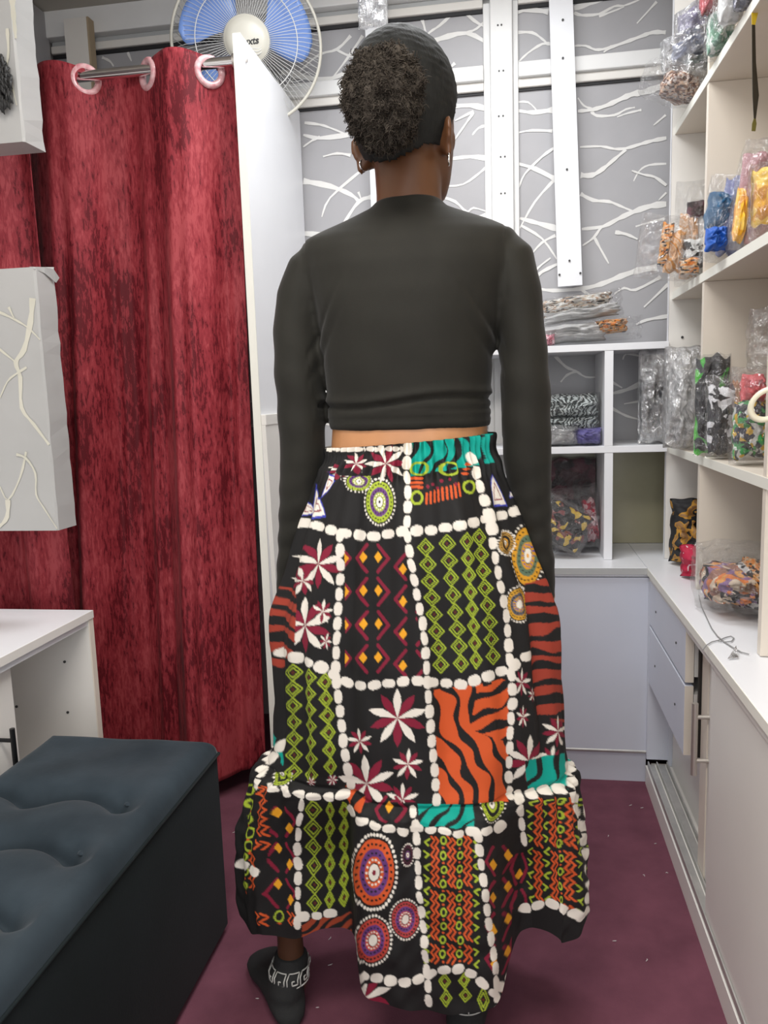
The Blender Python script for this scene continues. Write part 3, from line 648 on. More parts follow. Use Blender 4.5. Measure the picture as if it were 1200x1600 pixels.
def packet(px, Y, thick, label, cloths, rest=None, cat='clothing packet', group='bagged clothes', bag='plastic', name='clothing_packet', lean=0.0, yaw=0.0, roll=0.0, amp=0.14, grow=1.0, fold=0.0, pinch=0.0, lim=None):
    """px = box in the photograph, Y = depth of its middle plane; cloths = [(material, u0, v0, u1, v1)] garments inside"""
    seedc[0] += 1; sd = seedc[0] * 1.37
    x0, y0, x1, y1 = px; tl = at(x0, y0, Y=Y); brp = at(x1, y1, Y=Y)
    if rest is not None: brp.z = rest + 0.001
    hw = (brp.x - tl.x) / 2; hh = (tl.z - brp.z) / 2; c = Vector(((tl.x + brp.x) / 2, Y, (tl.z + brp.z) / 2))
    R = Matrix.Rotation(yaw, 3, 'Z') @ Matrix.Rotation(lean, 3, 'X') @ Matrix.Rotation(roll, 3, 'Y')
    U = R @ Vector((hw, 0, 0)); V = R @ Vector((0, 0, hh)); W = R @ Vector((0, thick / 2, 0))
    t = thing(name, (c.x, Y, tl.z - 2 * hh), label, cat, group)
    objs = []
    if bag: objs.append(('plastic_bag', pillow(c, U, V, W, sd, 34, amp * 1.15, 3.4, fold, 0.07, pinch), M[bag]))
    big = thick > 0.055
    for k, (m, u0, v0, u1, v1) in enumerate(cloths):
        cc = c + U * ((u0 + u1) / 2) + V * ((v0 + v1) / 2) + W * (0.02 - 0.16 * (k % 3))
        q = 0.80 if bag else 1.0
        objs.append(('garment', pillow(cc, U * ((u1 - u0) / 2) , V * ((v1 - v0) / 2), W * q * (1 - 0.10 * k), sd + k, 28, amp * 1.3, 2.5, fold, 0.16, 0), m))
    lowest = min(v[2] for _, mb, _ in objs for v in mb.v); dz = (rest + 0.0008 - lowest) if rest is not None else 0.0
    if rest is not None:
        for _, mb, _ in objs: mb.v = [(a, b, max(z + (dz if dz > 0 else 0), rest + 0.0008)) for a, b, z in mb.v]
    x0_, x1_, y0_, y1_, z1_ = lim if lim else (-9, 9, 1.893, 2.2195, 9) if c.x > 0.33 and Y > 1.89 else (-9, 9, 1.416, 1.8695, 9) if c.x > 0.33 and Y > 1.41 else (-9, 9, -9, 9, 9)
    for _, mb, _ in objs: mb.v = [(min(max(a, x0_), x1_), min(max(b, y0_), y1_), min(z, z1_)) for a, b, z in mb.v]
    for nm, mb, m in objs: mb.build(nm, m, t, True)
    return t
P_ = printed
m_lilac = mat('lilac_metallic_cloth', (0.42, 0.36, 0.66), 0.35, 0.25); m_ice = mat('pale_blue_cloth', (0.38, 0.44, 0.66), 0.5)
m_green = mat('bottle_green_cloth', (0.01, 0.10, 0.06), 0.6); m_brownp = P_('brown_white_print', [(0.60, 0.52, 0.48), (0.25, 0.12, 0.08), (0.65, 0.45, 0.32), (0.10, 0.05, 0.04)], 90)
m_red = mat('dusty_red_cloth', (0.36, 0.035, 0.05), 0.7); m_sea = P_('sea_green_print', [(0.14, 0.30, 0.20), (0.55, 0.58, 0.55), (0.05, 0.16, 0.10)], 60)
m_navy = P_('navy_print', [(0.02, 0.025, 0.07), (0.03, 0.03, 0.05), (0.20, 0.20, 0.28)], 80); m_grey = mat('silver_grey_cloth', (0.60, 0.60, 0.60), 0.5)
m_orange = P_('orange_black_print', [(0.72, 0.22, 0.02), BK, (0.75, 0.36, 0.10), (0.62, 0.45, 0.30)], 60, (1, 1, 3)); m_peach = P_('peach_striped_print', [(0.70, 0.42, 0.24), (0.72, 0.60, 0.48), (0.66, 0.30, 0.08)], 16, (1, 1, 1), (0, 0.5, 0), 'wave')
m_zebra = P_('black_white_print', [BK, (0.55, 0.55, 0.54), (0.03, 0.03, 0.03), (0.70, 0.70, 0.68)], 42, (1, 1, 1.4), (0, 0.4, 0), 'voronoi'); m_zebra2 = P_('black_white_wave_print', [(0.02, 0.03, 0.03), (0.60, 0.66, 0.66)], 26, (1, 1, 1.8), (0, 0, 0), 'wave')
m_teal = mat('petrol_blue_cloth', (0.0, 0.085, 0.20), 0.5); m_blue = mat('royal_blue_cloth', (0.012, 0.09, 0.42), 0.5); m_indigo = mat('grey_blue_cloth', (0.16, 0.18, 0.34), 0.6)
m_rose = mat('dusty_rose_cloth', (0.40, 0.20, 0.22), 0.6); m_yell = P_('yellow_print', [(0.86, 0.50, 0.02), (0.82, 0.42, 0.02), (0.70, 0.30, 0.02), (0.88, 0.58, 0.10)], 30)
m_dark = mat('charcoal_cloth', (0.035, 0.035, 0.042), 0.6); m_gb = P_('green_black_print', [BK, BK, BK, (0.03, 0.36, 0.02), (0.07, 0.46, 0.03)], 16, (1, 1, 0.8), (0, 0.3, 0), 'noise')
m_bw = P_('black_white_bold_print', [BK, BK, (0.70, 0.70, 0.72), BK], 26, (1, 1, 1.6), (0, 0.7, 0), 'voronoi'); m_tan = mat('tan_cloth', (0.45, 0.19, 0.06), 0.6); m_coral = mat('coral_cloth', (0.62, 0.09, 0.10), 0.55)
m_mix = P_('mixed_print', [BK, (0.05, 0.30, 0.08), (0.50, 0.50, 0.48), (0.60, 0.36, 0.02), (0.03, 0.03, 0.05)], 55); m_pink = P_('pink_print', [(0.70, 0.25, 0.32), (0.75, 0.50, 0.55), (0.25, 0.05, 0.08)], 70)
m_gold = P_('black_gold_print', [BK, BK, (0.02, 0.02, 0.02), (0.50, 0.25, 0.03), (0.30, 0.16, 0.06)], 15, (1, 1, 1), (0, 0.6, 0), 'noise'); m_crim = P_('crimson_white_print', [(0.46, 0.01, 0.05), (0.46, 0.01, 0.05), (0.70, 0.52, 0.55)], 16, (1, 1, 1), (0, 0, 0), 'noise')
m_autumn = P_('autumn_print', [(0.70, 0.20, 0.04), BK, (0.62, 0.50, 0.38), (0.25, 0.14, 0.30), (0.72, 0.34, 0.08), (0.30, 0.14, 0.10)], 34); m_purple = mat('purple_cloth', (0.10, 0.08, 0.32), 0.5); m_magenta = mat('magenta_cloth', (0.34, 0.02, 0.32), 0.5)
m_mar = P_('dark_maroon_print', [(0.045, 0.012, 0.018), (0.02, 0.012, 0.014), (0.10, 0.015, 0.03)], 22); m_ylb = P_('yellow_black_print', [BK, (0.60, 0.40, 0.05), BK, (0.20, 0.04, 0.04), BK], 40, (1, 1, 1), (0, 0.8, 0)); m_redf = P_('red_floral_print', [(0.42, 0.03, 0.06), (0.6, 0.4, 0.42), (0.20, 0.01, 0.03)], 60)
m_lace = P_('silver_black_print', [(0.58, 0.57, 0.54), BK, (0.62, 0.55, 0.46), (0.45, 0.30, 0.20), (0.7, 0.7, 0.68)], 60, (1, 1, 2.2))
Z1, Z2, Z3 = SZ[2], SZ[1], SZ[0]
G1 = 'bagged clothes on the top shelf'; G2 = 'bagged clothes on the middle shelf'; G3 = 'bagged clothes on the lower shelf'; G4 = 'packets in the pigeonholes'; G5 = 'clothes on the right worktop'
# top shelf, far bay: a leaning pile
packet((1000, 128, 1104, 192), 2.08, 0.14, 'clear bag of brown and white print, bottom of the top shelf pile', [(m_brownp, -0.35, -0.85, 0.75, 0.55)], Z1, group=G1, roll=0.28)
packet((1052, 98, 1112, 136), 2.09, 0.13, 'clear bag with a dark green band, second from bottom in the top shelf pile', [(m_grey, -0.75, -0.7, 0.8, 0.4), (m_green, -0.5, 0.15, 0.9, 0.75)], group=G1, bag='plastic2')
packet((1034, 60, 1112, 102), 2.09, 0.13, 'silvery bag of pale blue cloth in the top shelf pile under the lilac one', [(m_ice, -0.55, -0.7, 0.85, 0.6)], group=G1, bag='plastic2', roll=-0.15)
packet((1058, 16, 1116, 64), 2.09, 0.13, 'shiny lilac purple bag crowning the pile on the top shelf', [(m_lilac, -0.85, -0.85, 0.85, 0.85)], group=G1, bag='plastic2', roll=-0.2)
# top shelf, near bay
packet((1095, -40, 1130, 20), 1.80, 0.10, 'dusty red cloth bundle at the very top right beside the shelf divider', [(m_red, -0.9, -0.9, 0.9, 0.9)], group=G1)
packet((1104, 15, 1150, 96), 1.80, 0.11, 'clear bag of sea green and white print against the shelf divider', [(m_sea, -0.85, -0.85, 0.7, 0.8)], Z1, group=G1)
packet((1118, -30, 1170, 52), 1.66, 0.10, 'crinkled clear bag of silver grey cloth near the top right corner', [(m_grey, -0.7, -0.8, 0.6, 0.8)], Z1, group=G1)
packet((1146, -40, 1182, 26), 1.60, 0.08, 'dark navy printed packet at the top right edge of the top shelf', [(m_navy, -0.85, -0.85, 0.85, 0.85)], Z1, group=G1)
# middle shelf
packet((996, 342, 1078, 442), 2.035, 0.06, 'clear bag with orange striped cloth hanging off the middle shelf over the window', [(m_orange, -0.15, -0.55, 0.28, 0.75), (m_peach, 0.05, -0.75, 0.75, 0.5)], Z2, group=G2, roll=0.12)
packet((1056, 285, 1112, 405), 2.14, 0.09, 'tall clear bag of peach striped cloth with maroon fold, far end of middle shelf', [(m_peach, -0.75, -0.85, 0.2, 0.4), (m_mar, -0.4, 0.25, 0.9, 0.60), (m_grey, 0.1, -0.8, 0.85, 0.3)], Z2, group=G2)
packet((1064, 368, 1118, 436), 1.975, 0.055, 'black and white print packet on the middle shelf in front of the peach bag', [(m_zebra, -0.85, -0.85, 0.85, 0.8)], Z2, group=G2)
packet((1060, 402, 1094, 446), 1.925, 0.03, 'small orange and black packet at the shelf edge under the black and white one', [(m_orange, -0.85, -0.85, 0.85, 0.85)], Z2, group=G2)
packet((1103, 280, 1168, 412), 1.80, 0.12, 'bag of petrol blue cloth with grey blue lining right of the shelf divider', [(m_teal, -0.95, -0.25, 0.05, 0.60), (m_indigo, -0.35, -0.85, 0.9, 0.9)], Z2, group=G2, roll=0.12)
packet((1102, 355, 1136, 392), 1.715, 0.05, 'royal blue knotted cloth ball in front of the petrol blue bag', [(m_blue, -0.95, -0.95, 0.95, 0.95)], None, group=G2, bag=None, name='cloth_ball', cat='cloth', amp=0.22)
packet((1148, 222, 1215, 396), 1.64, 0.075, 'tall bag of dusty rose cloth with yellow edge at the right end of middle shelf', [(m_rose, -0.75, -0.35, 0.6, 0.75), (m_yell, -0.85, -0.85, -0.4, 0.1), (m_rose, -0.4, -0.9, 0.8, -0.1)], Z2, group=G2, roll=0.08, pinch=0.3)
packet((1172, 258, 1226, 380), 1.535, 0.07, 'bag of bright yellow cloth at the right edge above the middle shelf', [(m_yell, -0.85, -0.6, 0.85, 0.85)], Z2, group=G2)
# lower shelf
packet((998, 548, 1048, 694), 2.245, 0.05, 'dark silver crinkled bag standing in the right pigeonhole beside the shelving', [(m_dark, -0.80, -0.50, 0.80, 0.35)], zs2, group=G4, bag='plastic2', amp=0.2, lim=(0.268, 0.402, 2.20, 2.45, 9))
packet((1038, 545, 1096, 714), 2.06, 0.10, 'tall crinkled silver clear bag at the far end of the lower shelf', [(m_grey, -0.75, -0.85, 0.85, 0.55)], Z3, group=G3, bag='plastic2', amp=0.2)
packet((1086, 556, 1138, 716), 1.838, 0.05, 'black and bright green garment standing on the lower shelf beside the silver bag', [(m_gb, -0.95, -0.95, 0.95, 0.95)], Z3, group=G3, amp=0.1)
packet((1104, 588, 1162, 722), 1.765, 0.075, 'clear bag of black and white bold print with tan strip on the lower shelf', [(m_bw, -0.88, -0.88, 0.55, 0.75), (m_tan, 0.30, -0.75, 0.62, 0.80)], Z3, group=G3)
packet((1142, 575, 1206, 726), 1.62, 0.10, 'clear bag with coral red cloth over mixed dark print, right end of lower shelf', [(m_coral, -0.45, 0.25, 0.5, 0.85), (m_mix, -0.85, -0.85, 0.85, 0.35)], Z3, group=G3)
t = packet((1172, 482, 1240, 578), 1.50, 0.10, 'clear round plastic bag with magenta cloth hanging under the middle shelf at right edge', [(m_magenta, 0.25, -0.3, 0.9, 0.75)], None, group='hanging plastic bags')
c = at(1202, 482, Y=1.50); MB().tube([(c.x, 1.50, c.z - 0.012), (c.x, 1.50, Z2 - 0.0205)], 0.0012, 6).build('string', M['wire'], t)
# right worktop
packet((1046, 778, 1140, 886), 2.15, 0.11, 'crumpled black and gold cloth on the worktop corner under the lower shelf', [(m_gold, -0.95, -0.95, 0.95, 0.95)], ZT, group=G5, bag=None, name='crumpled_cloth', cat='cloth', amp=0.28)
packet((1062, 850, 1140, 901), 1.995, 0.08, 'crimson cloth with white print before the black and gold cloth', [(m_crim, -0.95, -0.95, 0.95, 0.95)], ZT, group=G5, bag=None, name='crumpled_cloth', cat='cloth', amp=0.25)
packet((1086, 850, 1230, 985), 1.70, 0.20, 'large clear bag of autumn coloured prints lying on the right worktop', [(m_autumn, -0.80, -0.75, 0.35, 0.30), (m_zebra, -0.1, -0.85, 0.85, 0.45), (m_orange, 0.0, -0.5, 0.35, 0.55)], ZT, group=G5, amp=0.2)
# pigeonholes
packet((832, 508, 1002, 542), 2.30, 0.16, 'flat grey plastic packet with an orange black print showing, lowest on the pigeonhole unit', [(m_grey, -0.85, -0.85, 0.35, 0.75), (m_orange, 0.15, -0.4, 0.72, 0.75)], zs1, group=G4, roll=-0.05, lim=(-9, 0.40, 2.15, 2.459, 9))
packet((838, 462, 972, 500), 2.31, 0.12, 'flat packet of silver black print lying on top of the grey packet', [(m_lace, -0.9, -0.4, 0.75, 0.85), (m_grey, -0.85, -0.9, 0.9, 0.0)], None, group=G4, roll=-0.10, lim=(-9, 0.40, 2.15, 2.459, 9))
packet((846, 522, 868, 543), 2.235, 0.04, 'tiny pink printed packet at the unit edge beside the black sleeve', [(m_pink, -0.9, -0.9, 0.9, 0.9)], zs1, group=G4, lim=(-9, 0.40, 2.15, 2.459, 9))
packet((840, 664, 904, 702), 2.27, 0.10, 'clear empty looking packet in the upper left pigeonhole', [(m_grey, -0.8, -0.85, 0.8, 0.5)], zs2, group=G4, bag='plastic2', lim=(0.004, 0.2405, 2.20, 2.455, zs1 - 0.019))
packet((896, 668, 941, 701), 2.27, 0.10, 'purple packet in the upper left pigeonhole corner', [(m_purple, -0.95, -0.95, 0.9, 0.95)], zs2, group=G4, lim=(0.004, 0.2405, 2.20, 2.455, zs1 - 0.019))
packet((838, 650, 938, 672), 2.31, 0.13, 'folded black and white packet above the purple one, lower of two', [(m_zebra2, -0.95, -0.9, 0.92, 0.9)], None, group=G4, lim=(0.004, 0.2405, 2.20, 2.455, zs1 - 0.019))
packet((838, 616, 938, 652), 2.31, 0.14, 'folded black and white packet topping the stack in the upper left pigeonhole', [(m_zebra2, -0.95, -0.9, 0.92, 0.9)], None, group=G4, lim=(0.004, 0.2405, 2.20, 2.455, zs1 - 0.019))
packet((836, 716, 934, 860), 2.41, 0.05, 'dark maroon packet at the back of the lower left pigeonhole', [(m_mar, -0.95, -0.95, 0.95, 0.95)], ZT, group=G4, lim=(0.004, 0.2405, 2.15, 2.455, zs2 - 0.019))
packet((858, 766, 938, 870), 2.31, 0.07, 'clear packet of black cloth with a red floral edge in the lower left pigeonhole', [(m_dark, -0.85, -0.85, 0.4, 0.6), (m_redf, 0.35, -0.8, 0.85, 0.55)], ZT, group=G4, roll=-0.16, lim=(0.004, 0.2405, 2.15, 2.455, zs2 - 0.019))
packet((828, 800, 926, 880), 2.225, 0.045, 'yellow and black print packet leaning at the front of the lower left pigeonhole', [(m_ylb, -0.85, -0.85, 0.85, 0.8)], ZT, group=G4, roll=0.5, lim=(0.004, 0.2405, 2.15, 2.455, zs2 - 0.019))
# top centre: plastic bag hung from the ceiling
t = packet((556, -80, 606, 40), 2.10, 0.07, 'clear crumpled plastic bag hanging from the ceiling above the woman\'s head', [(m_ice, -0.45, -0.2, 0.3, 0.6)], None, group='hanging plastic bags', bag='plastic2', name='plastic_bag', cat='plastic bag', amp=0.25)

MB().tube([(t.location.x, 2.10, 2.19), (t.location.x, 2.10, ZC)], 0.0015, 6).build('string', M['wire'], t)
# ---------------------------------------------------------------- small things
r0 = at(1182, 2, Y=1.56); r1 = at(1178, 38, Y=1.56); r2 = at(1180, 185, Y=1.56); r3 = at(1178, 204, Y=1.56)
rb = thing('ribbon', (r0.x, 1.56, r3.z), 'narrow black ribbon with yellow top hanging at the right edge of the top shelf', 'ribbon')
def flat(pts, ws, name, m):
    mb = MB(); n = len(pts)
    for p, w_ in zip(pts, ws): mb.v += [(p.x - w_, p.y, p.z), (p.x + w_, p.y + 0.003, p.z), (p.x + w_, p.y + 0.005, p.z), (p.x - w_, p.y + 0.002, p.z)]
    for i in range(n - 1):
        for k in range(4): a = 4 * i + k; b = 4 * i + (k + 1) % 4; mb.f.append((a, b, b + 4, a + 4))
    mb.f += [(3, 2, 1, 0), (4 * n - 4, 4 * n - 3, 4 * n - 2, 4 * n - 1)]
    return mb.build(name, m, rb)
flat([Vector((r0.x, 1.56, 1.78)), r0, r0.lerp(r1, .5), r1], [0.005, 0.005, 0.0055, 0.003], 'yellow_end', mat('yellow_satin', (0.60, 0.42, 0.02), 0.5))
flat([r1, r1.lerp(r2, .4) , r1.lerp(r2, .75) + Vector((0.002, 0, 0)), r2], [0.003, 0.0035, 0.0055, 0.002], 'strap', mat('dark_satin', (0.030, 0.024, 0.014), 0.5))
flat([r2, r2.lerp(r3, .4), r3], [0.002, 0.004, 0.0035], 'tip', mat('olive_satin', (0.16, 0.14, 0.03), 0.5))
MB().box(r0.x - 0.006, SXF - 0.001, 1.556, 1.570, 1.702, 1.708).build('tab', M['edge'], rb) if r0.x < SXF else None
c = at(1199, 632, Y=1.385)
solo(MB().ring(c, 0.0275, 0.0055, (0.15, 1, 0.1), 40, 10, 0.78), 'plastic_ring', mat('ivory_plastic', (0.78, 0.74, 0.58), 0.3), 'ivory plastic ring at the right edge beside the lower shelf', 'ring', c, smooth=True)
def on_top(pts): return [at(x, y, Z=ZT + 0.0026) for x, y in pts]
mb = MB().tube(on_top([(1092, 930), (1096, 948), (1104, 965), (1112, 982), (1121, 994), (1133, 1004), (1144, 1011), (1158, 1019), (1170, 1022)]), 0.0011, 6)
mb.tube(on_top([(1098, 1016), (1104, 1008), (1112, 1003), (1124, 1000), (1134, 996), (1142, 994), (1147, 997), (1143, 1002), (1134, 1003), (1122, 1002)]), 0.0010, 6)
solo(mb, 'cord', mat('grey_cord', (0.26, 0.26, 0.26), 0.6), 'thin grey looped string lying on the right worktop before the clear bag', 'string', on_top([(1121, 994)])[0])
q = on_top([(1137, 1030), (1154, 1028), (1150, 1018)]); q2 = [p + Vector((0, 0, 0.0012)) for p in q]; q2[2].z += 0.010
solo(MB().add(q + q2, [(0, 1, 2), (3, 5, 4), (0, 3, 4, 1), (1, 4, 5, 2), (2, 5, 3, 0)]), 'plastic_scrap', M['plastic2'], 'small clear plastic scrap beside the string on the worktop', 'scrap', q[0])
# black fringed wig hung on the upper wrapped panel
wc = at(-8, 118, Y=1.475); wg = thing('wig', wc, 'black fringed hair piece hanging on the upper wrapped panel at the left edge', 'hair piece')
mb = MB(); rnd = random.Random(4)
for k in range(150):
    a = rnd.uniform(0, 2 * math.pi); f = rnd.random() ** 0.5; x = wc.x + 0.022 * f * math.cos(a); z = wc.z + 0.045 * f * math.sin(a)
    mb.tube([(x, 1.494, z), (x + rnd.uniform(-.004, .004), 1.487 - 0.012 * (1 - f), z - 0.008), (x + rnd.uniform(-.003, .009), 1.485, z - 0.022)], [0.003, 0.0035, 0.001], 5)
mb.build('strands', mat('black_fibre', (0.012, 0.012, 0.012), 0.5), wg, True)

mb = MB(); rl = random.Random(8)
for x, y in ((985, 1258), (1003, 1262), (1024, 1318), (1042, 1364), (1006, 1368), (950, 1306), (516, 1507), (496, 1574), (402, 1560), (515, 1466), (400, 1330), (366, 1300), (960, 1470), (1010, 1500)):
    p = at(x, y, Z=0.001); a = rl.uniform(0, 3.14); l = rl.uniform(.002, .005); d = Vector((math.cos(a) * l, math.sin(a) * l, 0))
    mb.tube([p - d, p + d * .2 + Vector((d.y * .4, -d.x * .4, .0008)), p + d], [.0006, .0011, .0006], 5)
o = mb.build('lint', mat('white_lint', (0.48, 0.43, 0.43), 0.9)); tag(o, 'small white lint specks scattered on the plum carpet', 'lint', None, 'stuff')

# ---- skirt shape: theta = angle from the middle of the back (0) to the right (+), v = 0 at the waist, 1 at the hem
SKR = np.array([  # z, xc, a (half width), yc, b (half depth)
 (0.985, -0.156, 0.127, 1.222, 0.100), (0.955, -0.157, 0.133, 1.222, 0.106), (0.920, -0.158, 0.150, 1.224, 0.122), (0.873, -0.159, 0.166, 1.226, 0.138),
 (0.820, -0.159, 0.186, 1.228, 0.146), (0.770, -0.158, 0.203, 1.230, 0.151), (0.720, -0.159, 0.217, 1.232, 0.154), (0.667, -0.160, 0.224, 1.232, 0.155), (0.561, -0.156, 0.228, 1.232, 0.155),
 (0.485, -0.158, 0.236, 1.232, 0.157), (0.462, -0.163, 0.246, 1.232, 0.160), (0.440, -0.168, 0.258, 1.232, 0.168), (0.340, -0.177, 0.282, 1.235, 0.180),
 (0.236, -0.177, 0.291, 1.238, 0.184), (0.155, -0.176, 0.290, 1.240, 0.182)])
GH = np.array([(-180, -1.0), (-150, -0.86), (-120, -0.55), (-100, -0.25), (-90, -0.02), (-80, 0.22), (-68, 0.40), (-55, 0.47), (-40, 0.44), (-28, 0.36), (-20, 0.30), (-17, 0.36), (-14.2, 0.74), (-11, 0.92), (-5, 1.0),
 (5, 1.03), (15, 1.02), (24, 1.0), (31, 0.92), (34.5, 0.70), (37, 0.42), (41, 0.33), (50, 0.40), (60, 0.45), (70, 0.38), (80, 0.20), (90, -0.02), (100, -0.25), (120, -0.55), (150, -0.86), (180, -1.0)])
Z_SEAM = 0.462
def skirt_point(th, z):
    """th in radians, z height (arrays) -> X, Y, Z on the cloth"""
    zz = SKR[::-1, 0]
    xc, a, yc, b = (np.interp(z, zz, SKR[::-1, k]) for k in (1, 2, 3, 4))
    deg = np.degrees(th); deg = (deg + 180) % 360 - 180
    t = np.clip((0.56 - z) / (0.56 - 0.30), 0, 1); t = t * t * (3 - 2 * t)
    gh = sum(np.interp(deg + d, GH[:, 0], GH[:, 1]) * w_ for d, w_ in ((-2.2, .2), (-1.1, .2), (0, .2), (1.1, .2), (2.2, .2)))
    g = np.cos(th) * (1 - t) + gh * t
    # soft vertical folds of the upper part, gathers at the waistband and at the flounce seam
    up = np.clip((0.97 - z) / 0.10, 0, 1) * np.clip((z - 0.44) / 0.10, 0, 1)
    f = 0.0048 * np.sin(th * 9 + 0.5 + 2.2 * z) + 0.0036 * np.sin(th * 17 + 1.0 - 3.0 * z) + 0.0018 * np.sin(th * 31 + 5 * z) + 0.0016 * np.sin(z * 46 + 3 * np.sin(th * 4)) * np.sin(th * 6 + z * 9)
    wb = np.exp(-((z - 0.982) / 0.010) ** 2) * 0.0045 + np.exp(-((z - 0.948) / 0.012) ** 2) * 0.0045 + 0.0012 * np.clip((z - 0.90) / 0.06, 0, 1)
    gather = np.sin(th * 58 + 1.6 * np.sin(th * 7)) 
    ga = np.sin(th * 40 + 1.5 * np.sin(th * 5)) * np.clip((Z_SEAM - z) / 0.008, 0, 1)
    fl = ga * 0.0045 * np.exp(-np.clip(Z_SEAM - z, 0, 1) / 0.07) + np.clip((Z_SEAM - z) / 0.06, 0, 1) * (0.005 * np.sin(th * 14 + 1 + 6 * z) + 0.0022 * np.sin(th * 27 + 4 * z))
    st = 0.010 * np.clip((Z_SEAM - z) / 0.012, 0, 1) * np.exp(-np.clip(Z_SEAM - z, 0, 1) / 0.10)
    cr = 0.0016 * np.sin(z * 70 + 4 * np.sin(th * 5.0)) * np.sin(th * 13 + z * 21) + 0.0012 * np.sin(z * 120 - 5 * np.sin(th * 7)) * np.sin(th * 22 - z * 33)
    fl = fl + cr * np.clip((Z_SEAM - z) / 0.03, 0, 1) - 0.004 * np.exp(-((z - Z_SEAM) / 0.004) ** 2)
    n = f * up + wb * gather + fl + st
    # hands in the side pockets push the cloth out
    n = n + 0.010 * np.exp(-((z - 0.70) / 0.055) ** 2) * (np.exp(-((np.abs(deg) - 84) / 16) ** 2))
    X = xc + (a + n) * np.sin(th); Y = yc - (b + n) * g
    Z = z + 0.006 * np.clip((0.25 - z) / 0.1, 0, 1) * np.sin(th * 14 + 2.0) - 0.008 * np.clip((z - 0.93) / 0.05, 0, 1) * np.sin(th) * -1.0
    Z = Z + np.where(deg > 10, 0.092, 0.042) * np.clip((0.36 - z) / 0.19, 0, 1) * (1 - np.clip(g, 0, 1)) * (np.abs(deg) < 120)
    return X, Y, Z
UV_TH = [-110.0, -90.0, -80.0, -70.0, -60.0, -50.0, -40.0, -30.0, -22.0, -17.5, -14.0, -10.0, -5.0, 0.0, 5.0, 10.0, 15.0, 20.0, 25.0, 30.0, 34.0, 38.0, 43.0, 50.0, 58.0, 66.0, 74.0, 82.0, 90.0, 110.0]
UV_Z = [0.985, 0.955, 0.92, 0.873, 0.82, 0.77, 0.72, 0.667, 0.61, 0.561, 0.52, 0.485, 0.462, 0.44, 0.41, 0.37, 0.33, 0.29, 0.25, 0.21, 0.18, 0.155]
UV_P = [[528,516,509,514,519,529,544,558,574,586,593,602,614,626,638,650,662,675,686,696,707,713,723,736,748,756,764,770,772,763],[524,509,504,509,514,523,539,554,572,583,590,599,612,625,638,650,663,676,688,699,710,717,726,740,752,761,771,775,776,768],[512,490,489,493,500,505,524,545,565,575,583,593,608,623,637,652,666,680,694,709,720,729,738,753,766,778,791,790,791,786],[502,477,474,481,490,489,511,534,559,568,576,587,603,621,637,653,669,684,700,720,731,740,750,766,777,793,811,805,805,801],[488,461,458,464,472,474,498,524,553,563,572,585,603,622,640,658,675,692,710,731,743,753,766,783,795,813,831,827,828,821],[476,448,442,451,460,467,489,519,550,561,570,584,603,624,644,664,682,701,720,743,757,768,782,799,813,834,853,848,850,837],[468,433,423,435,449,457,480,512,543,556,566,582,603,624,645,666,686,705,726,750,765,776,791,810,825,846,867,869,870,851],[463,431,421,433,445,454,478,510,542,555,566,582,603,625,646,668,688,709,730,754,768,780,798,818,830,853,873,873,876,854],[466,439,427,437,447,459,479,514,546,559,570,587,608,629,650,672,692,713,734,757,772,784,802,820,834,855,872,874,876,859],[468,442,430,439,449,463,483,518,549,562,573,589,611,632,654,676,696,716,738,761,776,788,807,826,840,859,874,875,881,862],[466,441,427,437,447,461,483,516,547,562,573,589,611,632,654,676,697,718,740,762,778,790,809,829,842,861,876,880,882,864],[462,436,427,433,443,460,484,517,547,563,574,589,611,632,654,677,698,720,741,762,778,791,810,830,847,864,877,883,884,866],[453,427,420,424,435,454,479,512,542,558,569,584,606,628,650,673,695,717,739,760,776,790,808,830,849,866,877,883,885,866],[433,402,394,397,408,433,460,495,529,547,556,572,595,620,645,670,696,721,744,766,782,804,820,846,866,889,898,903,907,883],[426,397,387,393,401,430,456,493,530,547,554,569,592,618,644,669,695,721,744,765,782,803,822,846,865,890,900,902,906,882],[419,390,378,388,397,425,455,493,531,548,553,565,589,615,641,667,694,720,744,766,782,804,827,849,866,896,904,904,910,884],[415,384,368,381,391,416,451,490,529,547,552,564,587,613,640,666,693,720,745,767,783,805,827,851,871,897,910,910,912,887],[415,383,369,381,391,418,454,492,531,549,554,564,588,614,641,667,695,722,748,770,787,806,830,855,872,897,911,913,911,889],[414,385,368,382,392,415,454,492,530,549,554,566,589,615,643,669,697,723,749,772,788,806,831,856,876,899,914,914,914,894],[418,386,369,382,395,416,457,494,531,551,558,569,591,617,644,671,698,725,752,775,790,807,831,857,878,898,915,919,913,892],[420,388,371,385,397,418,458,496,533,552,558,570,593,618,646,672,699,725,752,775,790,808,830,858,877,896,915,919,913,895],[422,391,376,387,399,422,462,498,535,554,561,571,594,620,647,673,700,727,753,776,791,808,831,858,877,896,914,920,911,894]]
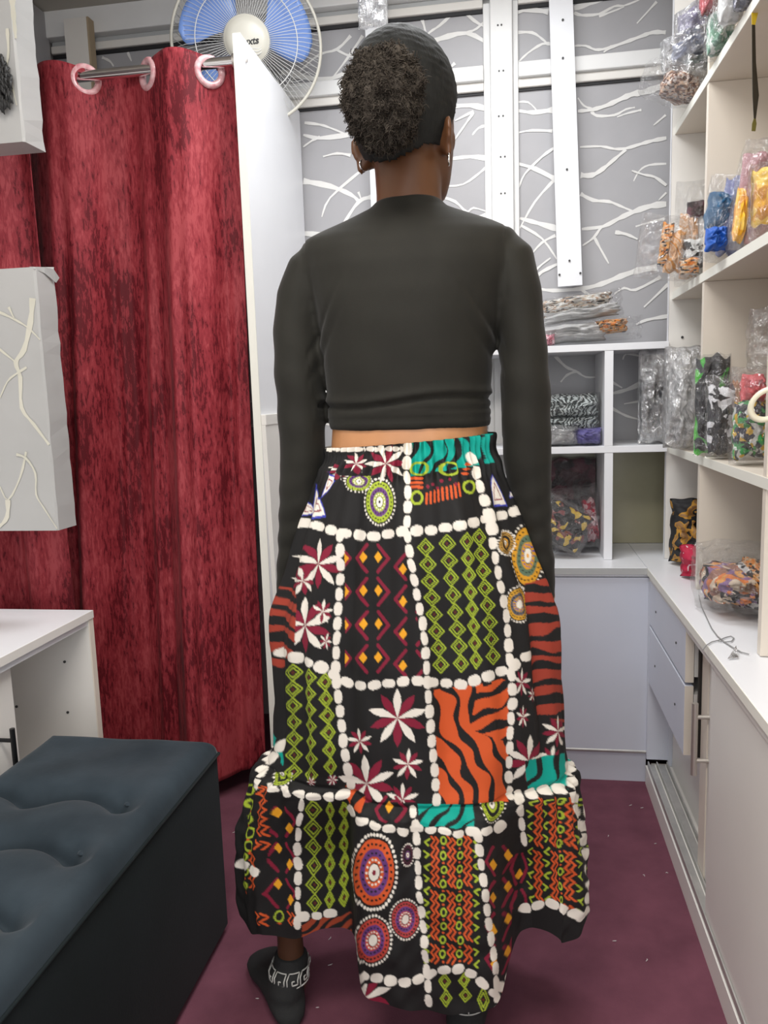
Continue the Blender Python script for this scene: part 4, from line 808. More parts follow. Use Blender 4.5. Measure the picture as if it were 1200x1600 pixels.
UV_Q = [[695,698,699,700,700,700,699,698,697,696,696,695,694,693,692,691,690,689,688,686,685,684,683,682,680,679,677,676,676,675],[721,724,726,727,728,729,729,729,729,728,728,728,728,727,726,725,725,724,723,722,721,720,719,718,716,715,713,712,711,708],[750,755,757,759,761,764,765,766,766,767,768,768,768,767,767,767,766,765,765,764,764,763,761,760,758,756,754,752,750,746],[794,801,804,807,810,815,817,819,819,820,822,822,823,821,821,821,820,819,819,819,818,816,814,812,809,806,804,801,798,791],[843,852,856,861,865,871,874,877,877,879,881,882,882,881,882,881,879,878,878,878,877,875,872,869,865,862,859,855,851,841],[888,899,904,910,915,922,927,930,930,933,936,937,938,936,937,937,934,933,933,934,932,930,927,923,918,915,910,905,900,889],[933,945,952,959,965,973,979,983,984,987,990,991,992,991,992,991,988,987,987,988,986,983,980,976,970,966,961,955,949,935],[980,993,1002,1009,1017,1026,1032,1038,1039,1043,1046,1048,1049,1049,1050,1049,1046,1045,1044,1045,1043,1039,1037,1032,1025,1020,1015,1008,1001,985],[1030,1045,1054,1063,1072,1081,1091,1096,1098,1102,1105,1106,1108,1109,1110,1110,1105,1104,1104,1105,1103,1099,1097,1091,1083,1078,1071,1063,1056,1038],[1073,1090,1099,1109,1119,1129,1139,1145,1148,1152,1156,1158,1159,1160,1161,1161,1156,1155,1155,1156,1154,1150,1148,1142,1133,1127,1119,1110,1102,1082],[1108,1126,1137,1147,1157,1168,1178,1184,1188,1192,1197,1199,1201,1204,1205,1204,1200,1199,1199,1199,1196,1191,1188,1182,1173,1167,1159,1150,1141,1120],[1137,1157,1169,1180,1190,1199,1208,1214,1217,1222,1229,1234,1237,1239,1241,1241,1238,1237,1236,1234,1229,1222,1219,1215,1208,1202,1193,1184,1174,1150],[1155,1176,1189,1200,1210,1219,1226,1231,1234,1239,1248,1255,1259,1261,1263,1263,1262,1261,1260,1257,1250,1241,1237,1235,1230,1224,1216,1205,1195,1171],[1170,1194,1209,1223,1234,1241,1248,1253,1255,1261,1276,1287,1293,1294,1294,1297,1298,1297,1295,1289,1278,1268,1261,1261,1257,1251,1241,1229,1216,1187],[1193,1219,1236,1250,1260,1266,1272,1274,1274,1281,1302,1317,1325,1326,1324,1328,1330,1331,1327,1319,1305,1291,1285,1286,1284,1280,1270,1256,1243,1213],[1223,1252,1271,1285,1295,1299,1302,1301,1299,1308,1334,1356,1365,1369,1366,1369,1375,1374,1371,1362,1342,1322,1317,1320,1320,1320,1308,1293,1278,1246],[1248,1279,1301,1317,1327,1330,1330,1327,1323,1334,1366,1393,1406,1410,1408,1411,1415,1416,1414,1402,1375,1347,1339,1346,1350,1349,1338,1319,1301,1266],[1273,1305,1329,1346,1357,1360,1359,1356,1350,1363,1399,1431,1445,1450,1447,1448,1455,1458,1456,1441,1408,1372,1363,1371,1376,1375,1362,1341,1319,1283],[1297,1330,1357,1376,1387,1392,1390,1385,1380,1394,1434,1468,1484,1491,1488,1489,1495,1496,1493,1479,1440,1398,1388,1397,1404,1401,1386,1362,1337,1300],[1321,1357,1383,1406,1417,1421,1422,1414,1409,1425,1467,1504,1518,1525,1527,1527,1532,1533,1532,1517,1475,1426,1412,1421,1432,1428,1408,1383,1356,1319],[1339,1377,1402,1429,1440,1443,1446,1434,1431,1449,1495,1532,1545,1553,1555,1557,1561,1558,1557,1543,1499,1447,1430,1438,1452,1448,1425,1399,1371,1332],[1357,1397,1420,1449,1460,1462,1467,1453,1450,1470,1516,1555,1566,1574,1579,1579,1585,1583,1580,1567,1522,1468,1450,1457,1472,1468,1442,1418,1390,1349]]

# ---------------------------------------------------------------- the woman: skirt print (flat print on the cloth, drawn as a pattern sheet)
PX0, PY0, PW, PH, SS = 350, 650, 600, 960, 2.0
class Sheet:
    def __init__(self):
        self.im = np.zeros((int(PH * SS), int(PW * SS), 3), np.float32); self.im[:] = (0.011, 0.0105, 0.0105)
    def win(self, x0, y0, x1, y1):
        a = max(0, int((x0 - PX0) * SS) - 1); b = min(self.im.shape[1], int((x1 - PX0) * SS) + 2); c = max(0, int((y0 - PY0) * SS) - 1); d = min(self.im.shape[0], int((y1 - PY0) * SS) + 2)
        if a >= b or c >= d: return None
        yy, xx = np.mgrid[c:d, a:b]; return (slice(c, d), slice(a, b)), xx / SS + PX0, yy / SS + PY0
    def put(self, sl, mask, col): self.im[sl][mask] = col
    def poly(self, pts, col, clip=None):
        xs = [p[0] for p in pts]; ys = [p[1] for p in pts]; w_ = self.win(min(xs), min(ys), max(xs), max(ys))
        if not w_: return
        sl, X, Y = w_; m = np.zeros(X.shape, bool)
        for (xa, ya), (xb, yb) in zip(pts, pts[1:] + pts[:1]):
            if ya == yb: continue
            c = ((ya > Y) != (yb > Y)) & (X < (xb - xa) * (Y - ya) / (yb - ya) + xa); m ^= c
        if clip is not None: m &= clip(X, Y)
        self.put(sl, m, col)
    def ell(self, cx, cy, rx, ry, col, rot=0.0, hole=None, pw=2.0):
        R = max(rx, ry) + 1; w_ = self.win(cx - R, cy - R, cx + R, cy + R)
        if not w_: return
        sl, X, Y = w_; c, s = math.cos(rot), math.sin(rot); u = ((X - cx) * c + (Y - cy) * s) / rx; v = (-(X - cx) * s + (Y - cy) * c) / ry
        d = np.abs(u) ** pw + np.abs(v) ** pw; m = d <= 1
        if hole: m &= d >= hole ** pw
        self.put(sl, m, col)
    def line(self, pts, wd, col, clip=None):
        h = wd / 2
        for (xa, ya), (xb, yb) in zip(pts[:-1], pts[1:]):
            w_ = self.win(min(xa, xb) - h, min(ya, yb) - h, max(xa, xb) + h, max(ya, yb) + h)
            if not w_: continue
            sl, X, Y = w_; dx, dy = xb - xa, yb - ya; q = dx * dx + dy * dy or 1e-6
            t = np.clip(((X - xa) * dx + (Y - ya) * dy) / q, 0, 1); m = (X - xa - t * dx) ** 2 + (Y - ya - t * dy) ** 2 <= h * h
            if clip is not None: m &= clip(X, Y)
            self.put(sl, m, col)
sh_ = Sheet(); rp = random.Random(11)
cW = (0.80, 0.75, 0.66); cL = (0.36, 0.46, 0.035); cM = (0.22, 0.012, 0.035); cO = (0.62, 0.095, 0.022); cY = (0.80, 0.36, 0.02); cT = (0.0, 0.34, 0.27); cP = (0.13, 0.045, 0.19); cB = (0.05, 0.06, 0.42); cZ = (0.33, 0.045, 0.025); cK = (0.011, 0.0105, 0.0105)
def along(pts, step):
    out = []; acc = 0.0
    for (xa, ya), (xb, yb) in zip(pts[:-1], pts[1:]):
        Ls = math.hypot(xb - xa, yb - ya); t = acc
        while t < Ls: out.append((xa + (xb - xa) * t / Ls, ya + (yb - ya) * t / Ls, math.atan2(yb - ya, xb - xa))); t += step
        acc = t - Ls
    return out
def beads(pts, step=22.5, wd=17.0, k=1.0):
    for x, y, a in along(pts, step):
        l = step * 0.47 * rp.uniform(0.88, 1.03); h = wd * 0.47 * rp.uniform(0.82, 1.12)
        sh_.ell(x, y, l, h, cW, a + rp.uniform(-.14, .14), pw=2.5)
def flower(x, y, r, rot=0.0, n=6, sq=1.0, clip=None):
    for k in range(2 * n):
        a = rot + math.pi * k / n; rr = r * (1.0 if k % 2 == 0 else 0.92); col = cW if k % 2 == 0 else cM
        L1 = (math.cos(a), math.sin(a)); nn = (-L1[1], L1[0]); wq = r * (0.125 if k % 2 == 0 else 0.145)
        pts = [(x, y)] + [(x + sq * (L1[0] * rr * f + nn[0] * wq * g), y + L1[1] * rr * f + nn[1] * wq * g) for f, g in ((.3, .62), (.55, 1), (.78, .75), (1, 0), (.78, -.75), (.55, -1), (.3, -.62))]
        sh_.poly(pts, col, clip)
def flower5(x, y, r, rot=-math.pi / 2, sq=1.0, clip=None):
    for col, off, rr, wq in ((cM, math.pi / 5, 0.95, 0.15), (cW, 0, 1.0, 0.135)):
        for k in range(5):
            a = rot + off + 2 * math.pi * k / 5; L1 = (math.cos(a), math.sin(a)); nn = (-L1[1], L1[0])
            sh_.poly([(x, y)] + [(x + sq * r * (L1[0] * rr * f + nn[0] * wq * g), y + r * (L1[1] * rr * f + nn[1] * wq * g)) for f, g in ((.3, .62), (.55, 1), (.78, .75), (1, 0), (.78, -.75), (.55, -1), (.3, -.62))], col, clip)
def mandala(x, y, rx, ry, c1, c2, c3, c4, n=30, rot=0.0):
    k = min(rx, ry)
    for q in range(n):
        a = 2 * math.pi * q / n; sh_.ell(x + math.cos(a) * rx * 0.95, y + math.sin(a) * ry * 0.95, max(1.3, k * 0.062), max(1.5, k * 0.075), cW)
    for f, c in ((0.84, c1), (0.60, c2), (0.40, c1), (0.25, cK), (0.22, cW), (0.07, c4)): sh_.ell(x, y, rx * f, ry * f, c)
    for f, m_, r in ((0.72, 26, 0.035), (0.49, 18, 0.030), (0.32, 14, 0.03)):
        for q in range(m_):
            a = 2 * math.pi * q / m_; sh_.ell(x + math.cos(a) * rx * f, y + math.sin(a) * ry * f, max(0.9, k * r * 1.6), max(0.9, k * r * 1.6), cK if f != 0.32 else c3)
def diamonds(p0, p1, n, w_=12.5, col=cL, dot=True, lw=2.0, jit=1.0):
    for i in range(n):
        f = (i + 0.5) / n; x = p0[0] + (p1[0] - p0[0]) * f; y = p0[1] + (p1[1] - p0[1]) * f; h = abs(p1[1] - p0[1]) / n * 0.5
        ww = w_ * rp.uniform(0.92, 1.05)
        for s in (1.0, 0.60):
            sh_.line([(x, y - h * s), (x + ww * s, y), (x, y + h * s), (x - ww * s, y), (x, y - h * s)], lw if s == 1 else lw * 0.9, col)
        if dot: sh_.ell(x, y, 2.6, 3.2, (0.10, 0.022, 0.015), pw=1.3)
def chevs(xl, xr, y0, y1, n, wd=5.2, clip=None, dia=((0.33, 0), (0.67, 0)), out=True):
    """pairs of maroon brackets < > with yellow diamonds between them"""
    H = (y1 - y0) / n; W_ = xr - xl
    for i in range(n):
        cy = y0 + (i + 0.5) * H
        sh_.line([(xl + W_ * 0.33, cy - H * .40), (xl, cy), (xl + W_ * 0.33, cy + H * .40)], wd, cM, clip)
        sh_.line([(xr - W_ * 0.33, cy - H * .40), (xr, cy), (xr - W_ * 0.33, cy + H * .40)], wd, cM, clip)
        for fx, fy in dia:
            x = xl + W_ * fx; y = cy + fy; sh_.poly([(x, y - 9), (x + 6.5, y), (x, y + 9), (x - 6.5, y)], cY, clip)
def zig(x, y0, y1, amp, per, wd, col, clip=None, ph=0):
    pts = []; y = y0; s = ph
    while y <= y1: pts.append((x + (amp if s % 2 else -amp), y)); y += per; s += 1
    if len(pts) > 1: sh_.line(pts, wd, col, clip)
def rings(x, y0, y1, step, r, wd=3.0, col=cL):
    y = y0
    while y < y1: sh_.ell(x + rp.uniform(-1, 1), y, r * 0.82, r * 1.12, col, hole=1 - wd / r); sh_.ell(x, y + step / 2, 2, 2, cO); y += step
def squig(x, y0, y1, col=cL):
    y = y0; k = 0
    while y < y1:
        s = 1 if k % 2 else -1; sh_.line([(x - 4 * s, y), (x + 3 * s, y + 5), (x - 2 * s, y + 10)], 3.0, col); y += 19; k += 1
def kente(x0, x1, y0, y1, cols):
    """columns: z = orange zigzag, r = green rings, s = green squiggles"""
    W_ = (x1 - x0) / len(cols)
    for i, c in enumerate(cols):
        x = x0 + (i + 0.5) * W_
        if c == 'z':
            y = y0
            while y < y1 - 10:
                yn = min(y1, y + 84); q_ = min(4.5, W_ * 0.26); zig(x - q_, y, yn - 6, q_ * 0.85, 7.0, 2.9, cO); zig(x + q_, y + 2, yn - 4, q_ * 0.85, 7.0, 2.9, cO, ph=0); y = yn
        elif c == 'r': rings(x, y0 + 8, y1 - 6, 22, min(8.5, W_ * 0.48), 2.8)
        else: squig(x, y0 + 4, y1 - 8)
def tiger(poly, seed, col, base=cK, ang=0.3, per=26, n=14, wid=0.52, blk=None):
    """irregular animal stripes clipped to a polygon"""
    xs = [p[0] for p in poly]; ys = [p[1] for p in poly]; w_ = sh_.win(min(xs), min(ys), max(xs), max(ys)); sl, X, Y = w_
    m = np.zeros(X.shape, bool)
    for (xa, ya), (xb, yb) in zip(poly, poly[1:] + poly[:1]):
        if ya != yb: m ^= ((ya > Y) != (yb > Y)) & (X < (xb - xa) * (Y - ya) / (yb - ya) + xa)
    c, s = math.cos(ang), math.sin(ang); u = X * c + Y * s; v = -X * s + Y * c
    wv = u + 7 * np.sin(v / 23 + seed) + 4 * np.sin(v / 11 + 2 * seed) + 3.0 * np.sin(u / 17 + v / 31 + seed)
    st = np.mod(wv / per, 1.0); th = wid + 0.16 * np.sin(v / 19 + np.floor(wv / per) * 2.4 + seed) + 0.10 * np.sin(v / 7.0 + seed * 3 + np.floor(wv / per))
    self_ = sh_.im[sl]; self_[m & (st < th)] = col; self_[m & ~(st < th)] = base

# upper left: flowers, green mandalas, blue white triangles
flower5(603, 724, 33, -1.9); flower5(556, 724, 19, -1.6); flower5(530, 737, 15, -1.3)
mandala(593, 784, 25, 38, cL, cP, cW, cK, 34); mandala(560, 752, 23, 17, cL, cP, cW, cK, 24); sh_.poly([(530, 700), (600, 700), (600, 744), (530, 744)], cK); flower5(603, 724, 33, -1.9); flower5(556, 724, 19, -1.6)
for a, b, c in (((484, 812), (508, 808), (494, 756)), ((500, 780), (525, 752), (517, 736)), ((476, 806), (492, 802), (482, 776))):
    g = ((a[0] + b[0] + c[0]) / 3, (a[1] + b[1] + c[1]) / 3)
    for f, col in ((1.0, cB), (0.80, cW), (0.44, cM), (0.30, cW)): sh_.poly([(g[0] + (p[0] - g[0]) * f, g[1] + (p[1] - g[1]) * f) for p in (a, b, c)], col)
for x in np.arange(518, 640, 10.0): sh_.ell(x, 701, 5.0, 4.0, cW, 0.4)
# waistband: teal zebra; orange ring panel below it
tiger([(640, 672), (766, 660), (768, 722), (642, 744)], 1.0, cT, cK, 0.25, 21, wid=0.66)
for x in (655, 701): sh_.ell(x, 732, 15, 11, cL, hole=0.72, pw=2.4)
sh_.poly([(640, 700), (766, 690), (766, 727), (640, 740)], cK, lambda X, Y: (Y > 722) & (Y < 731) & False)
for k in range(3):
    sh_.line([(642, 747 + 7 * k), (659, 747 + 7 * k)], 4.2, cO); sh_.line([(724, 725 + 7 * k), (731, 725 + 7 * k)], 4.2, cO)
for x, y in ((651, 778), (733, 760)): sh_.ell(x, y, 10.5, 11.5, cL, hole=0.62)
for k in range(9): sh_.line([(666 + 6.6 * k, 787 - 1.5 * k), (666.5 + 6.2 * k, 771 - 2 * k)], 3.6, cO)
for x, y in ((676, 756), (690, 751), (702, 748), (684, 762), (668, 760), (712, 756)): sh_.ell(x, y, 2.6, 2.6, cM)
for a, b, c in (((768, 792), (793, 790), (766, 732)), ((795, 778), (808, 775), (800, 742))):
    g = ((a[0] + b[0] + c[0]) / 3, (a[1] + b[1] + c[1]) / 3)
    for f, col in ((1.0, cB), (0.84, cW), (0.50, cM), (0.38, cW)): sh_.poly([(g[0] + (p[0] - g[0]) * f, g[1] + (p[1] - g[1]) * f) for p in (a, b, c)], col)
# left panel: flowers; right panel: amber mandalas
flower5(498, 881, 40); flower5(472, 908, 24, -1.7, 0.8); flower5(475, 978, 45, -1.6); flower5(505, 955, 20, -1.4, 0.8); flower5(509, 1002, 14, -1.2, 0.7)
mandala(824, 868, 26, 54, (0.62, 0.30, 0.02), (0.10, 0.16, 0.10), cB, cY, 38); mandala(791, 848, 15, 20, (0.45, 0.25, 0.05), cK, cY, cK, 26); mandala(809, 943, 18, 30, (0.60, 0.32, 0.03), (0.10, 0.10, 0.12), cB, cW, 30)
# bracket panel
cl = lambda X, Y: (X > 537) & (X < 652)
chevs(557, 607, 846, 1055, 4, 5.2, cl, ((0.22, -2), (0.68, -2)))
chevs(617, 668, 860, 1062, 4, 5.2, lambda X, Y: (X > 610) & (X < 640 + (Y - 850) * 0.10), ((0.24, 4),)); chevs(496, 546, 846, 1055, 4, 5.2, lambda X, Y: (X > 538) & (X < 552), ((0.84, 0),))
# green lozenge panel
diamonds((663, 842), (690, 1052), 8, 12.5); diamonds((697, 836), (722, 1050), 8, 12.5); diamonds((727, 832), (745, 1044), 8, 9.5); diamonds((747, 826), (772, 1038), 8, 12)
# animal stripes over the pockets
tiger([(822, 912), (890, 890), (890, 1130), (842, 1120), (826, 1000)], 0.4, cZ, cK, 1.36, 25, wid=0.54); tiger([(420, 905), (464, 925), (460, 1016), (440, 1040), (420, 1060)], 2.0, cZ, cK, 1.95, 22, wid=0.54)
# second row
mandala(444, 1208, 15, 20, cL, cK, cL, cK, 20); sh_.poly([(430, 1185), (465, 1185), (465, 1206), (430, 1206)], cK); mandala(768, 1254, 19, 32, cL, cK, cL, cK, 26); sh_.poly([(740, 1215), (800, 1215), (800, 1250), (740, 1250)], cK)
diamonds((457, 1038), (460, 1218), 7, 11.5); diamonds((486, 1044), (489, 1222), 7, 11); diamonds((508, 1052), (518, 1210), 6, 9)
flower5(621, 1122, 47); flower5(562, 1158, 21, -1.7); flower5(573, 1224, 46, -1.65, 1.0, lambda X, Y: Y < 1252); flower5(637, 1194, 25, -1.5); flower5(629, 1248, 26, -1.57, 1.0, lambda X, Y: Y < 1252)
tiger([(677, 1078), (760, 1066), (794, 1058), (795, 1250), (686, 1257)], 0.2, cO, cK, -0.42, 29, wid=0.64)
tiger([(745, 1075), (794, 1060), (795, 1160), (735, 1140)], 1.7, cO, cK, 1.25, 24, wid=0.62)
for x, y, r, q in ((814, 1066, 23, 0.6), (816, 1120, 18, 0.6), (868, 1142, 26, 0.7), (825, 1188, 40, 0.9), (862, 1186, 22, 0.7), (830, 1085, 12, 0.6)): flower5(x, y, r, -1.5, q)
# flounce, top strip
tiger([(541, 1226), (572, 1240), (568, 1264), (545, 1262)], 1.0, cO, cK, 0.8, 17); chevs(588, 634, 1240, 1286, 1, 5, None, ((0.45, -4),))
tiger([(652, 1254), (738, 1256), (740, 1292), (655, 1290)], 2.2, cT, cK, 0.5, 22, wid=0.7)
tiger([(818, 1188), (882, 1176), (884, 1232), (822, 1240)], 0.7, cT, cK, 0.6, 24, wid=0.7); tiger([(424, 1140), (440, 1160), (444, 1196), (428, 1182)], 0.3, cT, cK, 0.2, 14)
flower(520, 1218, 9); flower(490, 1220, 8)
# flounce, centre
mandala(585, 1362, 37, 62, cO, cP, cW, cM, 44); mandala(633, 1436, 25, 32, (0.42, 0.05, 0.05), cP, cW, cW, 34); mandala(583, 1468, 30, 40, (0.50, 0.06, 0.04), cP, cW, cW, 36); mandala(637, 1336, 10, 19, (0.09, 0.02, 0.04), cK, cP, cM, 20)
kente(660, 750, 1306, 1512, 'szrzrzs')
chevs(758, 800, 1318, 1520, 4, 5, lambda X, Y: X > 752, ((0.30, 6), (0.86, -6))); chevs(798, 822, 1330, 1510, 3, 4.5, None, ((0.5, 10),))
flower5(569, 1556, 44, -1.57, 1.0, lambda X, Y: (Y > 1535) & (X > 548)); diamonds((694, 1520), (698, 1572), 2, 9); diamonds((724, 1520), (728, 1566), 2, 9); diamonds((752, 1540), (757, 1582), 1, 9)
kente(782, 826, 1540, 1590, 'zrz')
# flounce, left and right lobes
kente(380, 424, 1226, 1330, 'rz'); kente(378, 404, 1330, 1392, 'rz'); chevs(414, 462, 1256, 1424, 3, 4.5, lambda X, Y: X > 428 - (Y - 1256) * 0.13, ((0.36, -14), (0.80, 10)))
diamonds((490, 1250), (492, 1426), 6, 12); diamonds((516, 1252), (517, 1420), 6, 7); diamonds((536, 1254), (536, 1420), 6, 6)
kente(400, 466, 1424, 1452, 'zrz'); tiger([(472, 1436), (548, 1432), (548, 1500), (472, 1500)], 0.9, (0.30, 0.05, 0.02), cK, 1.0, 18)
kente(822, 910, 1244, 1428, 'szszrzs')
sh_.poly([(800, 1424), (838, 1420), (856, 1412), (880, 1422), (912, 1438), (912, 1500), (800, 1500)], cK)
# rows and columns of white shells
for pts in ([(637, 700), (635, 730), (637, 777), (635, 827), (641, 873), (651, 927), (660, 973), (665, 1027), (669, 1095), (674, 1157), (679, 1209), (682, 1254)],
            [(735, 716), (753, 769), (760, 794), (766, 811), (772, 857), (782, 915), (791, 961), (796, 1020), (800, 1095), (797, 1152), (795, 1214), (794, 1248)],
            [(532, 836), (532, 890), (529, 940), (526, 994), (524, 1050), (531, 1109), (536, 1157), (543, 1199), (549, 1226)]): beads(pts, 23, 13.5)
for pts in ([(474, 816), (512, 827), (545, 834), (582, 838), (616, 832), (635, 829), (670, 829), (707, 823), (745, 815), (766, 810), (795, 802), (818, 793)],
            [(440, 1020), (455, 1026), (498, 1038), (522, 1055), (546, 1069), (574, 1072), (617, 1066), (655, 1063), (674, 1066), (721, 1069), (764, 1055), (793, 1045), (822, 1024)]): beads(pts, 22.5, 17)
for pts in ([(645, 1266), (650, 1290), (651, 1328), (654, 1380), (657, 1414), (661, 1452), (664, 1494), (668, 1532), (670, 1580)], [(745, 1304), (752, 1357), (759, 1414), (767, 1471), (774, 1513), (776, 1547), (774, 1590)],
            [(472, 1257), (468, 1295), (466, 1338), (467, 1380), (466, 1414), (465, 1450)], [(886, 1200), (890, 1222), (897, 1247), (909, 1295), (916, 1342), (920, 1380), (916, 1414), (908, 1433)], [(809, 1243), (814, 1295), (819, 1330)],
            [(438, 1165), (422, 1190), (408, 1215), (398, 1240)], [(556, 1524), (556, 1600)]): beads(pts, 23, 12.5)
for pts in ([(548, 1268), (560, 1278), (579, 1286), (603, 1295), (629, 1298), (650, 1294), (679, 1296), (717, 1302), (755, 1297), (778, 1293), (795, 1280)],
            [(546, 1516), (569, 1523), (603, 1531), (631, 1534), (664, 1528), (681, 1517), (702, 1511), (721, 1513), (740, 1523), (759, 1540), (776, 1551)], [(780, 1536), (793, 1528), (821, 1511)],
            [(430, 1229), (460, 1238), (484, 1241), (512, 1245), (540, 1240)], [(474, 1431), (498, 1431), (517, 1428), (538, 1424)], [(380, 1350), (406, 1362)],
            [(807, 1247), (821, 1240), (845, 1233), (873, 1231), (890, 1219)], [(820, 1424), (838, 1416), (856, 1409), (869, 1416), (892, 1423), (909, 1433)]): beads(pts, 22, 16)

woman = thing('person', (-0.20, 1.21, 0), 'woman seen from behind in black long sleeved crop top and long patchwork print skirt', 'person')
# ---- skirt mesh
dens = [1.0]
THF = np.radians(np.linspace(-100, 100, 2001)); pm = np.interp(np.degrees(THF), UV_TH, np.mean(np.array(UV_P)[9:], 0)); qm = np.interp(np.degrees(THF), UV_TH, np.array(UV_Q)[17])
cum = np.concatenate([[0], np.cumsum(np.abs(np.diff(pm)) + 0.35 * np.abs(np.diff(qm)) + 0.06)]); nb = 470
tb = np.interp(np.linspace(0, cum[-1], nb), cum, THF); tf = np.radians(np.linspace(100, 260, 102))[1:-1]
TH_ = np.concatenate([tb, tf]); zr_ = np.concatenate([np.linspace(0.985, 0.93, 60)[:-1], np.linspace(0.93, 0.470, 260)[:-1], np.linspace(0.470, 0.452, 22)[:-1], np.linspace(0.452, 0.155, 250)])
TT, ZZ = np.meshgrid(TH_, zr_); X, Y, Z = skirt_point(TT, ZZ)
deg = np.degrees(TT); deg = (deg + 180) % 360 - 180
dm = np.where(np.abs(deg) > 100, np.sign(deg) * (180 - np.abs(deg)), deg)      # the front repeats the sheet
def bil(tab, d, z):
    tab = np.array(tab, float); zi = np.array(UV_Z)[::-1]; tab = tab[::-1]; ti = np.array(UV_TH)
    i = np.clip(np.searchsorted(zi, z) - 1, 0, len(zi) - 2); j = np.clip(np.searchsorted(ti, d) - 1, 0, len(ti) - 2)
    fz = np.clip((z - zi[i]) / (zi[i + 1] - zi[i]), 0, 1); ft = np.clip((d - ti[j]) / (ti[j + 1] - ti[j]), 0, 1)
    return (tab[i, j] * (1 - fz) + tab[i + 1, j] * fz) * (1 - ft) + (tab[i, j + 1] * (1 - fz) + tab[i + 1, j + 1] * fz) * ft
pu = bil(UV_P, dm, ZZ); qv = bil(UV_Q, dm, ZZ)
im = sh_.im; k2 = im.copy(); k2[1:-1, 1:-1] = (im[1:-1, 1:-1] * 2 + im[:-2, 1:-1] + im[2:, 1:-1] + im[1:-1, :-2] + im[1:-1, 2:]) / 6
xi = np.clip(((pu - PX0) * SS).astype(int), 0, im.shape[1] - 1); yi = np.clip(((qv - PY0) * SS).astype(int), 0, im.shape[0] - 1)
colr = k2[yi, xi]
nr, nc = X.shape; ox, oy, oz_ = woman.location
co = np.stack([X - ox, Y - oy, Z - oz_], -1).reshape(-1, 3)
idx = np.arange(nr * nc).reshape(nr, nc); a = idx[:-1]; b = idx[1:]
quads = np.stack([a, np.roll(a, -1, 1), np.roll(b, -1, 1), b], -1).reshape(-1, 4)
me = bpy.data.meshes.new('skirt'); me.vertices.add(len(co)); me.vertices.foreach_set('co', co.astype(np.float32).ravel())
me.loops.add(quads.size); me.loops.foreach_set('vertex_index', quads.ravel().astype(np.int32)); me.polygons.add(len(quads))
me.polygons.foreach_set('loop_start', (np.arange(len(quads)) * 4).astype(np.int32)); me.polygons.foreach_set('loop_total', np.full(len(quads), 4, np.int32)); me.polygons.foreach_set('use_smooth', np.ones(len(quads), bool))
me.update(calc_edges=True); me.validate()
ca_ = me.color_attributes.new('print', 'FLOAT_COLOR', 'POINT'); ca_.data.foreach_set('color', np.concatenate([colr.reshape(-1, 3), np.ones((nr * nc, 1))], 1).astype(np.float32).ravel())
ms = mat('printed_cotton', cK, 0.72, 0, 0.3); vc = N(ms, 'ShaderNodeVertexColor', layer_name='print'); L(ms, vc.outputs['Color'], pb(ms).inputs['Base Color'])
bump(ms, tex_noise(ms, coords(ms, (1, 1, 0.35)), 26, 3, 0.5, 0.4), 0.30, 0.006)
me.materials.append(ms); skirt = bpy.data.objects.new('skirt', me); skirt.parent = woman; COL.objects.link(skirt)

# ---- body and top: closed volumes fused into one continuous surface
def remesh(mb, name, voxel, smooth, m, parent, iters=8, post=None):
    me = bpy.data.meshes.new('tmp'); me.from_pydata(mb.v, [], mb.f); bm = bmesh.new(); bm.from_mesh(me); bmesh.ops.recalc_face_normals(bm, faces=bm.faces[:]); bm.to_mesh(me); bm.free()
    o = bpy.data.objects.new('tmp', me); COL.objects.link(o)
    r = o.modifiers.new('r', 'REMESH'); r.mode = 'VOXEL'; r.voxel_size = voxel; r.use_smooth_shade = True
    s = o.modifiers.new('s', 'SMOOTH'); s.factor = smooth; s.iterations = iters
    bpy.context.view_layer.update()
    nm = bpy.data.meshes.new_from_object(o.evaluated_get(bpy.context.evaluated_depsgraph_get())); bpy.data.objects.remove(o)
    p0 = wloc(parent)
    n = len(nm.vertices); c = np.empty(n * 3, np.float32); nm.vertices.foreach_get('co', c); c = c.reshape(-1, 3)
    if post is not None:
        no = np.empty(n * 3, np.float32); nm.vertices.foreach_get('normal', no); c = c + no.reshape(-1, 3) * post(c.astype(float))[:, None]
    c = c - np.array(p0); nm.vertices.foreach_set('co', c.astype(np.float32).ravel())
    nm.polygons.foreach_set('use_smooth', [True] * len(nm.polygons)); nm.name = name; nm.materials.clear(); nm.materials.append(m)
    ob = bpy.data.objects.new(name, nm); ob.parent = parent; COL.objects.link(ob); nm.update(); return ob
def ering(z, xc, yc, a, b, n=36, pw=2.3, tilt=0.0):
    out = []
    for k in range(n):
        t = 2 * math.pi * k / n; c, s = math.cos(t), math.sin(t)
        out.append((xc + a * math.copysign(abs(s) ** (2 / pw), s), yc - b * math.copysign(abs(c) ** (2 / pw), c), z + tilt * s))
    return out
def limb(pts):   # (px x, px y, Y, radius across, radius deep)
    C = [at(x, y, Y=Yd) for x, y, Yd, _, _ in pts]; rings = []
    for i, c in enumerate(C):
        t = (C[min(i + 1, len(C) - 1)] - C[max(i - 1, 0)]).normalized(); sd = Vector((1, 0, 0)); sd = (sd - t * sd.dot(t)).normalized(); dp = t.cross(sd)
        rings.append([c + sd * pts[i][3] * math.cos(2 * math.pi * k / 20) + dp * pts[i][4] * math.sin(2 * math.pi * k / 20) for k in range(20)])
    return rings
ARM_L = [(514, 404, 1.225, .034, .040), (489, 429, 1.222, .0415, .046), (472, 470, 1.218, .0395, .046), (465, 520, 1.212, .037, .043), (466, 585, 1.205, .0355, .042), (471, 650, 1.205, .0360, .040), (473, 715, 1.208, .0352, .039), (468, 780, 1.215, .0325, .036), (460, 840, 1.222, .026, .031), (452, 895, 1.232, .0205, .027), (449, 940, 1.245, .018, .024)]
